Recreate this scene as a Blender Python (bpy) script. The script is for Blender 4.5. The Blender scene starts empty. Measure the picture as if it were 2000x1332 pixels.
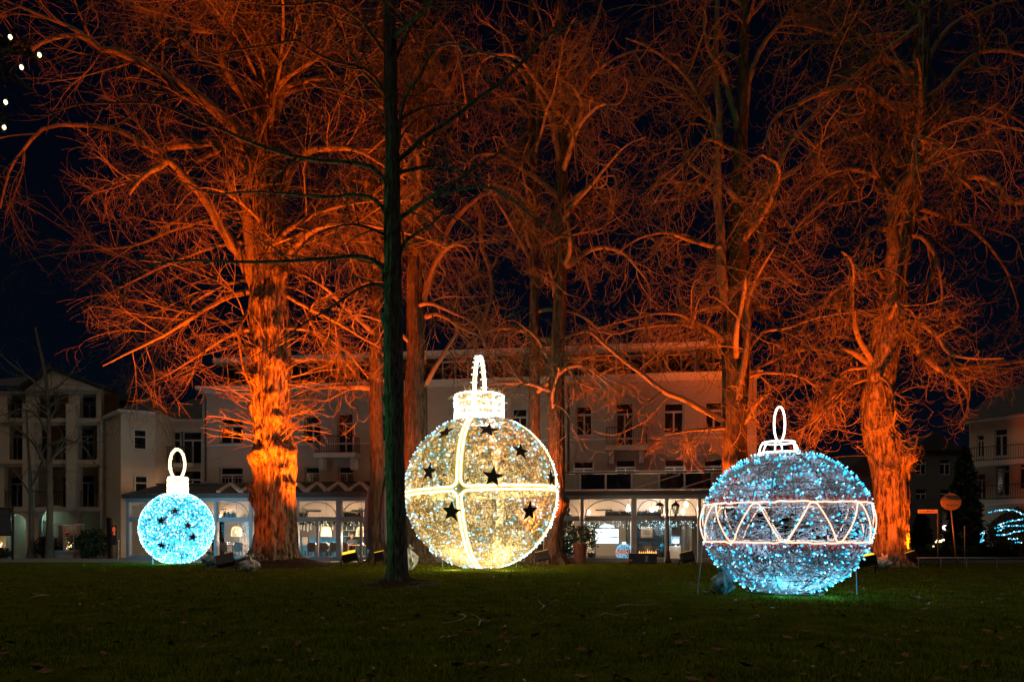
import bpy, math, random
import numpy as np
from mathutils import Vector, noise as mnoise

SC = bpy.context.scene
rng = np.random.default_rng(7)
random.seed(7)
R = math.radians

# ---------------------------------------------------------------- camera
FPX, HOR, EYE = 2000 * 24 / 36, 1038.0, 1.5
cam_d = bpy.data.cameras.new('camera')
cam_d.lens, cam_d.sensor_width = 24, 36
cam_d.shift_y = (HOR - 666) / 2000
cam_d.clip_start, cam_d.clip_end = 0.1, 2000
cam = bpy.data.objects.new('camera', cam_d)
SC.collection.objects.link(cam)
cam.location = (0, 0, EYE)
cam.rotation_euler = (R(90), 0, 0)
SC.camera = cam

# ---------------------------------------------------------------- night sky and the weak light of the town
wd = bpy.data.worlds.new('World')
SC.world = wd
wd.use_nodes = True
nt = wd.node_tree
nt.nodes.clear()
w_out = nt.nodes.new('ShaderNodeOutputWorld')
w_bg = nt.nodes.new('ShaderNodeBackground')
w_tc = nt.nodes.new('ShaderNodeTexCoord')
w_sep = nt.nodes.new('ShaderNodeSeparateXYZ')
w_rmp = nt.nodes.new('ShaderNodeValToRGB')
nt.links.new(w_tc.outputs['Generated'], w_sep.inputs[0])
nt.links.new(w_sep.outputs['Z'], w_rmp.inputs[0])
nt.links.new(w_rmp.outputs[0], w_bg.inputs[0])
nt.links.new(w_bg.outputs[0], w_out.inputs[0])
w_rmp.color_ramp.elements[0].position = 0.0
w_rmp.color_ramp.elements[0].color = (0.0010, 0.0027, 0.0062, 1)
w_rmp.color_ramp.elements[1].position = 0.7
w_rmp.color_ramp.elements[1].color = (0.0004, 0.0006, 0.0028, 1)
w_bg.inputs[1].default_value = 1.0

sun_d = bpy.data.lights.new('sun', 'SUN')
sun_d.energy, sun_d.angle, sun_d.color = 0.42, R(70), (1.0, 0.82, 0.62)
sun = bpy.data.objects.new('sun', sun_d)
SC.collection.objects.link(sun)
sun.rotation_euler = (R(19), 0, R(-22))

SC.view_settings.view_transform = 'Standard'
SC.view_settings.look = 'None'
SC.view_settings.exposure = 0
SC.view_settings.gamma = 1
SC.view_settings.use_curve_mapping = False
SC.render.engine = 'CYCLES'
SC.cycles.use_denoising = True
SC.cycles.max_bounces = 6
SC.cycles.transparent_max_bounces = 24
SC.cycles.sample_clamp_indirect = 3
SC.cycles.use_light_tree = True

# ---------------------------------------------------------------- helpers
def P(px, py, Y):
    """world point seen at photo pixel (px, py) at distance Y"""
    return np.array([(px - 1000) / FPX * Y, Y, EYE + (HOR - py) / FPX * Y])

def mesh_from(name, V, F4, F3, smooth=False):
    me = bpy.data.meshes.new(name)
    n4, n3 = len(F4), len(F3)
    me.vertices.add(len(V))
    me.vertices.foreach_set('co', np.asarray(V, np.float32).ravel())
    li = np.concatenate([np.asarray(F4, np.int32).ravel(), np.asarray(F3, np.int32).ravel()]).astype(np.int32)
    me.loops.add(len(li))
    me.loops.foreach_set('vertex_index', li)
    me.polygons.add(n4 + n3)
    st = np.concatenate([np.arange(n4) * 4, n4 * 4 + np.arange(n3) * 3]).astype(np.int32)
    me.polygons.foreach_set('loop_start', st)
    me.polygons.foreach_set('use_smooth', np.full(n4 + n3, smooth, bool))
    me.update(calc_edges=True)
    return me

def unit(a):
    a = np.asarray(a, float)
    return a / np.maximum(np.linalg.norm(a, axis=-1, keepdims=True), 1e-9)

class MB:
    """collects shapes that become ONE mesh"""
    def __init__(s):
        s.V, s.F4, s.F3, s.n = [], [], [], 0
    def add(s, V, F4=None, F3=None):
        V = np.asarray(V, float).reshape(-1, 3)
        s.V.append(V)
        if F4 is not None and len(F4): s.F4.append(np.asarray(F4, int).reshape(-1, 4) + s.n)
        if F3 is not None and len(F3): s.F3.append(np.asarray(F3, int).reshape(-1, 3) + s.n)
        s.n += len(V)
        return s
    def box(s, x0, x1, y0, y1, z0, z1, taper=0.0):
        cx, cy = (x0 + x1) / 2, (y0 + y1) / 2
        k = 1 - taper
        V = [(x0, y0, z0), (x1, y0, z0), (x1, y1, z0), (x0, y1, z0)]
        V += [(cx + (x - cx) * k, cy + (y - cy) * k, z1) for x, y, _ in V]
        return s.add(V, [(3, 2, 1, 0), (4, 5, 6, 7), (0, 1, 5, 4), (1, 2, 6, 5), (2, 3, 7, 6), (3, 0, 4, 7)])
    def obox(s, c, ax, ay, az):
        c, ax, ay, az = map(lambda v: np.asarray(v, float), (c, ax, ay, az))
        V = [c + i * ax + j * ay + k * az for k in (-1, 1) for i, j in ((-1, -1), (1, -1), (1, 1), (-1, 1))]
        return s.add(V, [(3, 2, 1, 0), (4, 5, 6, 7), (0, 1, 5, 4), (1, 2, 6, 5), (2, 3, 7, 6), (3, 0, 4, 7)])
    def bar(s, a, b, w, t, up=(0, 0, 1)):
        a, b = np.asarray(a, float), np.asarray(b, float)
        d = unit(b - a)
        side = np.cross(d, up)
        if np.linalg.norm(side) < 1e-6: side = np.cross(d, (1, 0, 0))
        side = unit(side); u2 = np.cross(side, d)
        return s.obox((a + b) / 2, (b - a) / 2, side * w / 2, u2 * t / 2)
    def tubes(s, Pts, Rad, S=6, closed=False, cap=True):
        Pts = np.asarray(Pts, float)
        if Pts.ndim == 2: Pts = Pts[None]
        N, K, _ = Pts.shape
        Rad = np.broadcast_to(np.asarray(Rad, float), (N, K))
        if closed:
            T = unit(np.roll(Pts, -1, 1) - np.roll(Pts, 1, 1))
        else:
            T = unit(np.gradient(Pts, axis=1))
        ch = Pts.std(axis=1)                       # the least-spread axis makes a stable reference
        B = np.zeros((N, 3)); B[np.arange(N), ch.argmin(1)] = 1
        B = B + 0.13 * np.array([0.3, 0.5, 0.7])
        B = B[:, None, :]
        U = unit(B - (B * T).sum(-1, keepdims=True) * T)
        W = np.cross(T, U)
        a = np.arange(S) / S * 2 * np.pi
        V = Pts[:, :, None] + Rad[:, :, None, None] * (np.cos(a)[:, None] * U[:, :, None] + np.sin(a)[:, None] * W[:, :, None])
        idx = np.arange(N * K * S).reshape(N, K, S)
        nx = np.roll(idx, -1, 2)
        if closed:
            a0, a1 = idx, np.roll(idx, -1, 1); b0, b1 = nx, np.roll(nx, -1, 1)
        else:
            a0, a1, b0, b1 = idx[:, :-1], idx[:, 1:], nx[:, :-1], nx[:, 1:]
        F4 = np.stack([a0, b0, b1, a1], -1).reshape(-1, 4)
        F3 = None
        if cap and not closed and S >= 3:
            f = []
            for k, rev in ((0, True), (K - 1, False)):
                for j in range(1, S - 1):
                    t = np.stack([idx[:, k, 0], idx[:, k, j], idx[:, k, j + 1]], -1)
                    f.append(t[:, ::-1] if rev else t)
            F3 = np.concatenate(f)
        return s.add(V.reshape(-1, 3), F4, F3)
    def cyl(s, a, b, r0, r1=None, S=10):
        r1 = r0 if r1 is None else r1
        a, b = np.asarray(a, float), np.asarray(b, float)
        return s.tubes(np.stack([a, b])[None], np.array([[r0, r1]]), S)
    def lathe(s, prof, c=(0, 0, 0), S=20, squash=(1, 1)):
        prof = np.asarray(prof, float); K = len(prof)
        a = np.arange(S) / S * 2 * np.pi
        V = np.stack([c[0] + prof[:, 0:1] * np.cos(a) * squash[0], c[1] + prof[:, 0:1] * np.sin(a) * squash[1],
                      np.broadcast_to(c[2] + prof[:, 1:2], (K, S))], -1)
        idx = np.arange(K * S).reshape(K, S); nx = np.roll(idx, -1, 1)
        F4 = np.stack([idx[:-1], nx[:-1], nx[1:], idx[1:]], -1).reshape(-1, 4)
        return s.add(V.reshape(-1, 3), F4)
    def prism(s, poly, a, b, axis='y'):
        """2-D polygon (x,z) extruded along y from a to b (axis 'y'), or (x,y) along z (axis 'z')"""
        n = len(poly)
        if axis == 'y':
            V = [(x, a, z) for x, z in poly] + [(x, b, z) for x, z in poly]
        else:
            V = [(x, y, a) for x, y in poly] + [(x, y, b) for x, y in poly]
        F4 = [(i, (i + 1) % n, n + (i + 1) % n, n + i) for i in range(n)]
        V.append(tuple(np.mean(V[:n], 0))); V.append(tuple(np.mean(V[n:2 * n], 0)))
        F3 = [(2 * n, (i + 1) % n, i) for i in range(n)] + [(2 * n + 1, n + i, n + (i + 1) % n) for i in range(n)]
        return s.add(V, F4, F3)
    def blob(s, c, r, S=10, K=7, rough=0.0, seed=0):
        rx, ry, rz = r if hasattr(r, '__len__') else (r, r, r)
        th = np.linspace(0.02, np.pi - 0.02, K)[:, None]; a = np.arange(S)[None] / S * 2 * np.pi
        rr = np.ones((K, S))
        if rough:
            g = np.random.default_rng(seed); rr = 1 + rough * g.standard_normal((K, S))
        V = np.stack([c[0] + rx * rr * np.sin(th) * np.cos(a), c[1] + ry * rr * np.sin(th) * np.sin(a),
                      c[2] + rz * rr * np.cos(th) * np.ones_like(a)], -1)
        idx = np.arange(K * S).reshape(K, S); nx = np.roll(idx, -1, 1)
        F4 = np.stack([idx[:-1], idx[1:], nx[1:], nx[:-1]], -1).reshape(-1, 4)
        return s.add(V.reshape(-1, 3), F4)
    def octas(s, C, r, stretch=None):
        """many small bulbs (octahedra)"""
        C = np.asarray(C, float); N = len(C)
        r = np.broadcast_to(np.asarray(r, float), (N,))
        D = np.array([(1, 0, 0), (-1, 0, 0), (0, 1, 0), (0, -1, 0), (0, 0, 1), (0, 0, -1)], float)
        V = C[:, None] + r[:, None, None] * D[None]
        if stretch is not None: V = V + (D[None] @ np.ones((3, 1)) > 0) * stretch[:, None]
        f = np.array([(0, 2, 4), (2, 1, 4), (1, 3, 4), (3, 0, 4), (2, 0, 5), (1, 2, 5), (3, 1, 5), (0, 3, 5)])
        return s.add(V.reshape(-1, 3), None, (f[None] + 6 * np.arange(N)[:, None, None]).reshape(-1, 3))
    def leaves(s, C, size, g, flat=0.0):
        """many small bent leaf faces at points C"""
        N = len(C)
        a = unit(g.standard_normal((N, 3)) * np.array([1, 1, 1 - flat])); b = unit(np.cross(a, g.standard_normal((N, 3))))
        sz = np.asarray(size) * g.uniform(0.6, 1.3, (N, 1))
        n = np.cross(a, b)
        V = np.stack([C - a * sz, C + b * sz * 0.5 + n * sz * .15, C + a * sz, C - b * sz * 0.5 + n * sz * .15], 1)
        return s.add(V.reshape(-1, 3), np.arange(N * 4).reshape(-1, 4))
    def build(s, name, m, parent=None, smooth=False, kind=None, label=None, loc=None):
        V = np.concatenate(s.V) if s.V else np.zeros((0, 3))
        F4 = np.concatenate(s.F4) if s.F4 else np.zeros((0, 4), int)
        F3 = np.concatenate(s.F3) if s.F3 else np.zeros((0, 3), int)
        me = mesh_from(name, V, F4, F3, smooth)
        for mm in (m if isinstance(m, (list, tuple)) else [m]): me.materials.append(mm)
        o = bpy.data.objects.new(name, me)
        SC.collection.objects.link(o)
        if parent is not None: o.parent = parent
        if kind: o['kind'] = kind
        if label: o['label'] = label
        if loc is not None: o.location = loc
        return o

def thing(name, label, cat, loc=(0, 0, 0), rotz=0.0, group=None):
    o = bpy.data.objects.new(name, None)
    SC.collection.objects.link(o)
    o.empty_display_size = 0.2
    o.location = loc
    o.rotation_euler = (0, 0, rotz)
    return tag(o, label, cat, group)

def tag(o, label, cat, group=None, kind=None):
    o['label'], o['category'] = label, cat
    if group: o['group'] = group
    if kind: o['kind'] = kind
    return o

def children(o):
    return [c for c in bpy.data.objects if c.parent is o]

def copy_tree(o, parent=None, loc=None, rotz=None, label=None, kids=None):
    c = o.copy()
    SC.collection.objects.link(c)
    c.parent = parent
    if loc is not None: c.location = loc
    if rotz is not None: c.rotation_euler = (0, 0, rotz)
    if label: c['label'] = label
    for ch in children(o):
        copy_tree(ch, c)
    return c

class Frame:
    """a vertical building face: origin on the ground, turned by rotz; local x along the face, local y away from the camera"""
    def __init__(s, ox, oy, rotz):
        s.o, s.t = np.array([ox, oy]), rotz
        c, k = math.cos(rotz), math.sin(rotz)
        s.u, s.v = np.array([c, k]), np.array([-k, c])
    def at(s, px, py, off=0.0):
        d = np.array([(px - 1000) / FPX, 1.0])
        t = (np.dot(s.o, s.v) - off) / np.dot(d, s.v)
        return float(np.dot(d * t - s.o, s.u)), EYE + (HOR - py) / FPX * t
    def x(s, px, off=0.0): return s.at(px, 1000, off)[0]
    def z(s, px, py, off=0.0): return s.at(px, py, off)[1]
    def rect(s, r, off=0.0):
        x0, z1 = s.at(r[0], r[1], off); x1, z0 = s.at(r[2], r[3], off)
        return x0, x1, z0, z1
    def world(s, x, off, z):
        p = s.o + s.u * x - s.v * off
        return np.array([p[0], p[1], z])

# ---------------------------------------------------------------- materials
def mat(name, col, rough=0.8, metal=0.0, vary=0.25, scale=4.0, stretch=(1, 1, 1), bump=0.0, bscale=None, spec=0.5, col2=None, sharp=0.2):
    m = bpy.data.materials.new(name)
    m.use_nodes = True
    n, l = m.node_tree.nodes, m.node_tree.links
    b = n['Principled BSDF']
    b.inputs['Roughness'].default_value = rough
    b.inputs['Metallic'].default_value = metal
    b.inputs['Specular IOR Level'].default_value = spec
    tc = n.new('ShaderNodeTexCoord'); mp = n.new('ShaderNodeMapping')
    mp.inputs['Scale'].default_value = stretch
    l.new(tc.outputs['Object'], mp.inputs[0])
    no = n.new('ShaderNodeTexNoise')
    no.inputs['Scale'].default_value = scale
    no.inputs['Detail'].default_value = 6
    no.inputs['Roughness'].default_value = 0.65
    l.new(mp.outputs[0], no.inputs['Vector'])
    rp = n.new('ShaderNodeValToRGB')
    c1 = np.array(col[:3]); c2 = np.array(col2[:3]) if col2 is not None else c1
    rp.color_ramp.elements[0].position = 0.5 - sharp; rp.color_ramp.elements[1].position = 0.5 + sharp
    rp.color_ramp.elements[0].color = (*(c1 * (1 - vary)), 1)
    rp.color_ramp.elements[1].color = (*np.minimum(c2 * (1 + vary), 1), 1)
    l.new(no.outputs['Fac'], rp.inputs[0])
    l.new(rp.outputs[0], b.inputs['Base Color'])
    if bump:
        n2 = n.new('ShaderNodeTexNoise')
        n2.inputs['Scale'].default_value = bscale or scale * 3
        n2.inputs['Detail'].default_value = 8
        l.new(mp.outputs[0], n2.inputs['Vector'])
        bm_ = n.new('ShaderNodeBump')
        bm_.inputs['Strength'].default_value = 1.0
        bm_.inputs['Distance'].default_value = bump
        l.new(n2.outputs['Fac'], bm_.inputs['Height'])
        l.new(bm_.outputs[0], b.inputs['Normal'])
    return m

def glow(name, col, strength, sample=False, rough_base=(0.1, 0.1, 0.1)):
    m = bpy.data.materials.new(name)
    m.use_nodes = True
    b = m.node_tree.nodes['Principled BSDF']
    b.inputs['Base Color'].default_value = (*rough_base, 1)
    b.inputs['Emission Color'].default_value = (*col, 1)
    b.inputs['Emission Strength'].default_value = strength
    m.cycles.emission_sampling = 'FRONT_BACK' if sample else 'NONE'
    return m

def glass(name, refl=0.5, tint=(0.92, 0.96, 0.97)):
    m = bpy.data.materials.new(name)
    m.use_nodes = True
    n, l = m.node_tree.nodes, m.node_tree.links
    n.clear()
    out = n.new('ShaderNodeOutputMaterial'); mx = n.new('ShaderNodeMixShader')
    tr = n.new('ShaderNodeBsdfTransparent'); gl = n.new('ShaderNodeBsdfGlossy'); fr = n.new('ShaderNodeFresnel')
    mu = n.new('ShaderNodeMath'); mu.operation = 'MULTIPLY'; mu.inputs[1].default_value = refl
    tr.inputs[0].default_value = (*tint, 1)
    gl.inputs['Roughness'].default_value = 0.02
    fr.inputs[0].default_value = 1.5
    l.new(fr.outputs[0], mu.inputs[0]); l.new(mu.outputs[0], mx.inputs[0])
    l.new(tr.outputs[0], mx.inputs[1]); l.new(gl.outputs[0], mx.inputs[2]); l.new(mx.outputs[0], out.inputs[0])
    return m

BARK = mat('bark', (0.20, 0.155, 0.11), 0.95, vary=0.8, scale=3.2, stretch=(2.6, 2.6, 0.55), bump=0.12, bscale=6, spec=0.08, sharp=.11)
BARK_TWIG = mat('twig_bark', (0.155, 0.12, 0.07), 0.85, vary=0.35, scale=1.2, spec=0.15)
BARK_LIMB = mat('limb_bark', (0.22, 0.165, 0.10), 0.85, vary=0.35, scale=5, stretch=(1.5, 1.5, 1.5), bump=0.02, bscale=9, spec=0.15)
BARK_GREY = mat('chestnut_bark', (0.09, 0.07, 0.048), 0.95, vary=0.75, scale=4, stretch=(2.4, 2.4, 0.5), bump=0.09, bscale=6, spec=0.15)
BARK_DARK = mat('dark_bark', (0.07, 0.065, 0.05), 0.9, vary=0.7, scale=7, stretch=(2, 2, 0.5), sharp=.13, bump=0.05, bscale=9, spec=0.2)
BARK_PALE = mat('young_bark', (0.17, 0.15, 0.11), 0.85, vary=0.3, scale=5, stretch=(2, 2, .5), bump=0.01, spec=0.2)
SOIL = mat('soil', (0.035, 0.026, 0.018), 0.95, vary=0.5, scale=6, bump=0.05, spec=0.1)
GRASS_SOIL = mat('lawn_ground', (0.050, 0.078, 0.006), 1.0, vary=0.55, scale=1.6, bump=0.05, bscale=18, spec=0.0, col2=(0.065, 0.075, 0.008))
GRASS = mat('grass_blade', (0.095, 0.150, 0.008), 0.9, vary=0.45, scale=1.2, spec=0.02, col2=(0.14, 0.175, 0.012))
ASPHALT = mat('asphalt', (0.045, 0.045, 0.05), 0.75, vary=0.3, scale=3, bump=0.01, bscale=60)
PAVING = mat('paving', (0.16, 0.15, 0.14), 0.8, vary=0.25, scale=3, bump=0.005, bscale=40)
EARTH = mat('far_ground', (0.02, 0.022, 0.02), 0.95, vary=0.4, scale=.2)
RENDER_WARM = mat('cream_render', (0.64, 0.51, 0.39), 0.9, vary=0.10, scale=.5, bump=0.004, bscale=40)
RENDER_GREY = mat('pale_render', (0.44, 0.385, 0.335), 0.9, vary=0.10, scale=.5, bump=0.004, bscale=40)
TRIM = mat('pale_trim', (0.62, 0.58, 0.54), 0.75, vary=0.08, scale=2)
FRAME_GREY = mat('grey_frame', (0.30, 0.31, 0.34), 0.5, vary=0.08, scale=2)
FRAME_WHITE = mat('white_frame', (0.55, 0.55, 0.56), 0.5, vary=0.06, scale=2)
SLATE = mat('slate', (0.035, 0.035, 0.038), 0.7, vary=0.3, scale=2, bump=0.01)
FASCIA = mat('dark_fascia', (0.06, 0.055, 0.055), 0.6, vary=0.2, scale=2)
BLACK = mat('black_metal', (0.012, 0.012, 0.013), 0.45, vary=0.2, scale=6)
IRON = mat('railing_iron', (0.03, 0.03, 0.033), 0.5, vary=0.2, scale=6)
STEEL = mat('galvanised_steel', (0.35, 0.36, 0.38), 0.45, 0.7, vary=0.12, scale=6)
DARKGLASS = mat('window_glass', (0.012, 0.014, 0.017), 0.08, vary=0.3, scale=.7, spec=0.5)
GLASS = glass('clear_glass', 0.6)
ROOFGLASS = glass('roof_glass', 0.8, (0.55, 0.58, 0.58))
LEAF_DARK = mat('evergreen_leaf', (0.02, 0.032, 0.014), 0.7, vary=0.45, scale=3)
LEAF_MID = mat('shrub_leaf', (0.035, 0.05, 0.018), 0.65, vary=0.4, scale=3)
GOLD = mat('gold_wire', (0.88, 0.72, 0.42), 0.5, 0.0, vary=0.2, scale=3)
SILVER = mat('silver_wire', (0.70, 0.60, 0.64), 0.5, 0.0, vary=0.2, scale=3)
WHITE_WIRE = mat('white_wire', (0.35, 0.62, 0.68), 0.5, 0.0, vary=0.2, scale=3)
RED_TINSEL = mat('red_tinsel', (0.92, 0.12, 0.08), 0.5, vary=0.2, scale=8)
STAR_DARK = mat('star_board', (0.035, 0.022, 0.018), 0.7, vary=0.2, scale=3)
STAR_TAN = mat('star_board_tan', (0.22, 0.10, 0.05), 0.7, vary=0.2, scale=3)
BAG = mat('plastic_bag', (0.62, 0.63, 0.62), 0.35, vary=0.2, scale=5, bump=0.02)
BAG_BLUE = mat('blue_bag', (0.25, 0.5, 0.62), 0.35, vary=0.2, scale=5, bump=0.02)
LED_CYAN = glow('cyan_led', (0.03, 0.55, 0.90), 1.9, True)
LED_ICE = glow('icy_led', (0.55, 0.9, 1.0), 3.2, True)
LED_WARM = glow('warm_led', (1.0, 0.72, 0.34), 5.0)
ROPE_GOLD = glow('gold_rope_light', (1.0, 0.72, 0.30), 4.5, True)
ROPE_GOLD_DIM = glow('gold_rope_light_far', (1.0, 0.68, 0.25), 2.0, True)
ROPE_PINK = glow('blush_rope_light', (1.0, 0.58, 0.40), 1.9, True)
ROPE_WHITE = glow('white_rope_light', (1.0, 0.86, 0.75), 5.0, True)
AMBER = glow('amber_lens', (1.0, 0.50, 0.02), 2.0)
# ---------------------------------------------------------------- ground
def sheet(name, x0, x1, y0, y1, z, m, nx=1, ny=1, amp=0.0, label=None, fr=0.35):
    xs, ys = np.linspace(x0, x1, nx + 1), np.linspace(y0, y1, ny + 1)
    X, Yg = np.meshgrid(xs, ys)
    Z = np.full_like(X, z)
    if amp:
        for j in range(ny + 1):
            for i in range(nx + 1):
                Z[j, i] += amp * mnoise.noise((X[j, i] * fr, Yg[j, i] * fr, 1.3)) + amp * .5 * mnoise.noise((X[j, i] * 1.3, Yg[j, i] * 1.3, 4.1))
    idx = np.arange((nx + 1) * (ny + 1)).reshape(ny + 1, nx + 1)
    F = np.stack([idx[:-1, :-1], idx[:-1, 1:], idx[1:, 1:], idx[1:, :-1]], -1).reshape(-1, 4)
    o = MB().add(np.stack([X, Yg, Z], -1).reshape(-1, 3), F).build(name, m, smooth=bool(amp), kind='structure')
    if label: o['label'] = label
    return o
sheet('ground', -600, 600, -60, 1200, -0.12, EARTH)
sheet('lawn', -40, 40, 1.0, 33.4, 0.0, GRASS_SOIL, 200, 90, 0.03)
sheet('terrace', -40, 17.5, 33.4, 60, 0.004, PAVING)
sheet('road', 17.5, 120, 33.4, 37.2, -0.04, ASPHALT)
sheet('pavement', 17.5, 120, 37.2, 60, 0.02, PAVING)
MB().box(17.5, 40, 33.35, 33.47, -0.1, 0.05).build('kerb', PAVING, kind='structure')

# grass blades, thick near the camera
def blades(n, ymin, ymax, h, w, seed):
    g = np.random.default_rng(seed)
    u = g.uniform(0, 1, n)
    y = ymin * (ymax / ymin) ** u
    x = g.uniform(-0.85, 0.85, n) * y
    z = np.zeros(n)
    hh = h * g.uniform(0.45, 1.4, n) * (1 + 0.6 * np.array([mnoise.noise((a * .9, b * .9, 0)) for a, b in zip(x, y)]))
    hh = np.maximum(hh, .01)
    a = g.uniform(0, 2 * np.pi, n); ln = g.uniform(0.1, 0.8, n)
    ww = w * g.uniform(.6, 1.4, n) * np.sqrt(np.maximum(y / 8, 1))
    sx, sy = np.cos(a) * ww, np.sin(a) * ww
    lx, ly = -np.sin(a) * hh * ln, np.cos(a) * hh * ln
    b = np.stack([x, y, z - .01], -1)
    V = np.stack([b + np.stack([-sx, -sy, 0 * x], -1), b + np.stack([sx, sy, 0 * x], -1),
                  b + np.stack([lx * .4 + sx * .7, ly * .4 + sy * .7, hh * .65], -1), b + np.stack([lx, ly, hh], -1),
                  b + np.stack([lx * .4 - sx * .7, ly * .4 - sy * .7, hh * .65], -1)], 1)
    i = np.arange(n)[:, None] * 5
    mb = MB()
    F4 = np.concatenate([i + 0, i + 1, i + 2, i + 4], 1); F3 = np.concatenate([i + 4, i + 2, i + 3], 1)
    return mb.add(V.reshape(-1, 3), F4, F3)
gmb = blades(130000, 5.5, 33.0, 0.055, 0.0045, 5)
tag(gmb.build('grass', GRASS), 'short damp grass covering the park lawn', 'grass', kind='stuff')

# litter on the lawn
LEAF_BROWN = mat('fallen_leaf', (0.16, 0.075, 0.03), 0.6, vary=0.5, scale=3)
g_ = np.random.default_rng(9)
nl = 520
yl = 6.2 * (30 / 6.2) ** g_.uniform(0, 1, nl)
xl = g_.uniform(-.8, .8, nl) * yl
zl = 0.035 + g_.uniform(0, .02, nl)
tag(MB().leaves(np.stack([xl, yl, zl], -1), .072, g_, .8).build('fallen_leaves', LEAF_BROWN), 'brown autumn leaves scattered over the grass', 'leaves', kind='stuff')
# ---------------------------------------------------------------- trees
def grow(g, p0, d0, L, K, wig, trop=(0.0, 0.0), curl=0.0, axis=None):
    """N polylines that wander; trop = pull upward at the start and at the end"""
    N = len(p0)
    L = np.broadcast_to(np.asarray(L, float), (N,))
    d = unit(d0); p = np.array(p0, float)
    out = np.empty((N, K, 3)); out[:, 0] = p
    cv = g.standard_normal((N, 3)) * wig
    ax = unit(g.standard_normal((N, 3)))
    for k in range(1, K):
        t = k / (K - 1)
        cv = 0.55 * cv + g.standard_normal((N, 3)) * wig
        tr = trop[0] * (1 - t) + trop[1] * t
        d = d + cv + curl * np.cross(ax, d)
        d[:, 2] += tr
        d = unit(d)
        p = p + d * (L / (K - 1))[:, None]
        out[:, k] = p
    return out

def spawn(g, Pl, Rd, n, t0, t1, ang, spread=0.35, updir=0.0):
    """n side shoots on each polyline: start points, directions, radius there, t"""
    N, K, _ = Pl.shape
    t = g.uniform(t0, t1, (N, n))
    f = t * (K - 1); i = np.minimum(f.astype(int), K - 2); w = (f - i)[..., None]
    ar = np.arange(N)[:, None]
    a, b = Pl[ar, i], Pl[ar, i + 1]
    pt = a * (1 - w) + b * w
    tan = unit(b - a)
    perp = unit(np.cross(tan, g.standard_normal((N, n, 3))))
    an = ang + spread * g.standard_normal((N, n, 1))
    d = tan * np.cos(an) + perp * np.sin(an)
    d[..., 2] += updir
    r = Rd[ar, i] * (1 - w[..., 0]) + Rd[ar, i + 1] * w[..., 0]
    return pt.reshape(-1, 3), unit(d).reshape(-1, 3), r.ravel(), t.ravel()

def resample(pts, rad, K):
    pts, rad = np.asarray(pts, float), np.asarray(rad, float)
    n = len(pts)
    # Catmull-Rom through the points
    ext = np.vstack([2 * pts[0] - pts[1], pts, 2 * pts[-1] - pts[-2]])
    s = np.linspace(0, n - 1, K); i = np.minimum(s.astype(int), n - 2); u = (s - i)[:, None]
    p0, p1, p2, p3 = ext[i], ext[i + 1], ext[i + 2], ext[i + 3]
    q = 0.5 * ((2 * p1) + (-p0 + p2) * u + (2 * p0 - 5 * p1 + 4 * p2 - p3) * u ** 2 + (-p0 + 3 * p1 - 3 * p2 + p3) * u ** 3)
    return q, np.interp(s, np.arange(n), rad)

def trunk_mesh(prof, Y, base, g, ridge=0.05, burls=(), S=56, rows=150, lumps=0.05, roots=0.0, nroot=7):
    """prof: (photo y, left x, right x) down the trunk; returns builder plus centre line and radii"""
    prof = sorted(prof, key=lambda q: -q[0])
    ys = np.array([q[0] for q in prof], float)
    cx = np.array([(q[1] + q[2]) / 2 for q in prof]); hw = np.array([(q[2] - q[1]) / 2 for q in prof])
    sc = Y / FPX
    z = EYE + (HOR - ys) * sc
    x = (cx - 1000) * sc - base[0]; r = hw * sc
    zz = np.linspace(max(z[0], -0.1), z[-1], rows)
    zz = z[0] + (z[-1] - z[0]) * np.linspace(0, 1, rows) ** 1.25
    k = np.ones(5) / 5
    sm = lambda a: np.convolve(np.pad(np.interp(zz, z, a), 2, 'edge'), k, 'valid')
    X, Rr = sm(x), sm(r)
    off = g.uniform(0, 50)
    V = np.empty((rows, S, 3))
    A = np.arange(S) / S * 2 * np.pi
    for j in range(rows):
        h = zz[j]
        for i in range(S):
            a = A[i]; ca, sa = math.cos(a), math.sin(a)
            n1 = mnoise.noise((ca * 2.6 + off, sa * 2.6, h * 0.30))
            n2 = mnoise.noise((ca * 7 + off, sa * 7, h * 0.55))
            n3 = mnoise.noise((ca * 2.2 + off, sa * 2.2 + 9, h * 1.9))
            n4_ = mnoise.noise((ca * 17 + off, sa * 17, h * 1.3 + 5))
            rr = Rr[j] * (1 + lumps * 1.6 * n1 + lumps * 1.5 * n3) + ridge * n2 + ridge * .55 * n4_
            if roots and h < roots:
                rr += (1 - h / roots) ** 2 * Rr[j] * 0.22 * max(0, math.cos(nroot * a + off) + .3 * n1)
            for bz, ba, amp, sz in burls:
                da = math.atan2(math.sin(a - ba), math.cos(a - ba)) * Rr[j]
                dz = (h - bz)
                dz = dz * (1.0 if dz < 0 else 1.9)          # overhanging lip on top, long chin below
                q = (da * da + dz * dz) / (sz * sz)
                if q < 6:
                    rr += amp * math.exp(-q) * (1 + 0.9 * mnoise.noise((a * 8, h * 6, bz)) + .5 * mnoise.noise((a * 19, h * 13, bz)))
            V[j, i] = (X[j] + rr * ca, rr * sa, h)
    idx = np.arange(rows * S).reshape(rows, S); nx = np.roll(idx, -1, 1)
    mb = MB().add(V.reshape(-1, 3), np.stack([idx[:-1], nx[:-1], nx[1:], idx[1:]], -1).reshape(-1, 4))
    cl = np.stack([X, np.zeros(rows), zz], -1)
    return mb, cl, Rr

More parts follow.
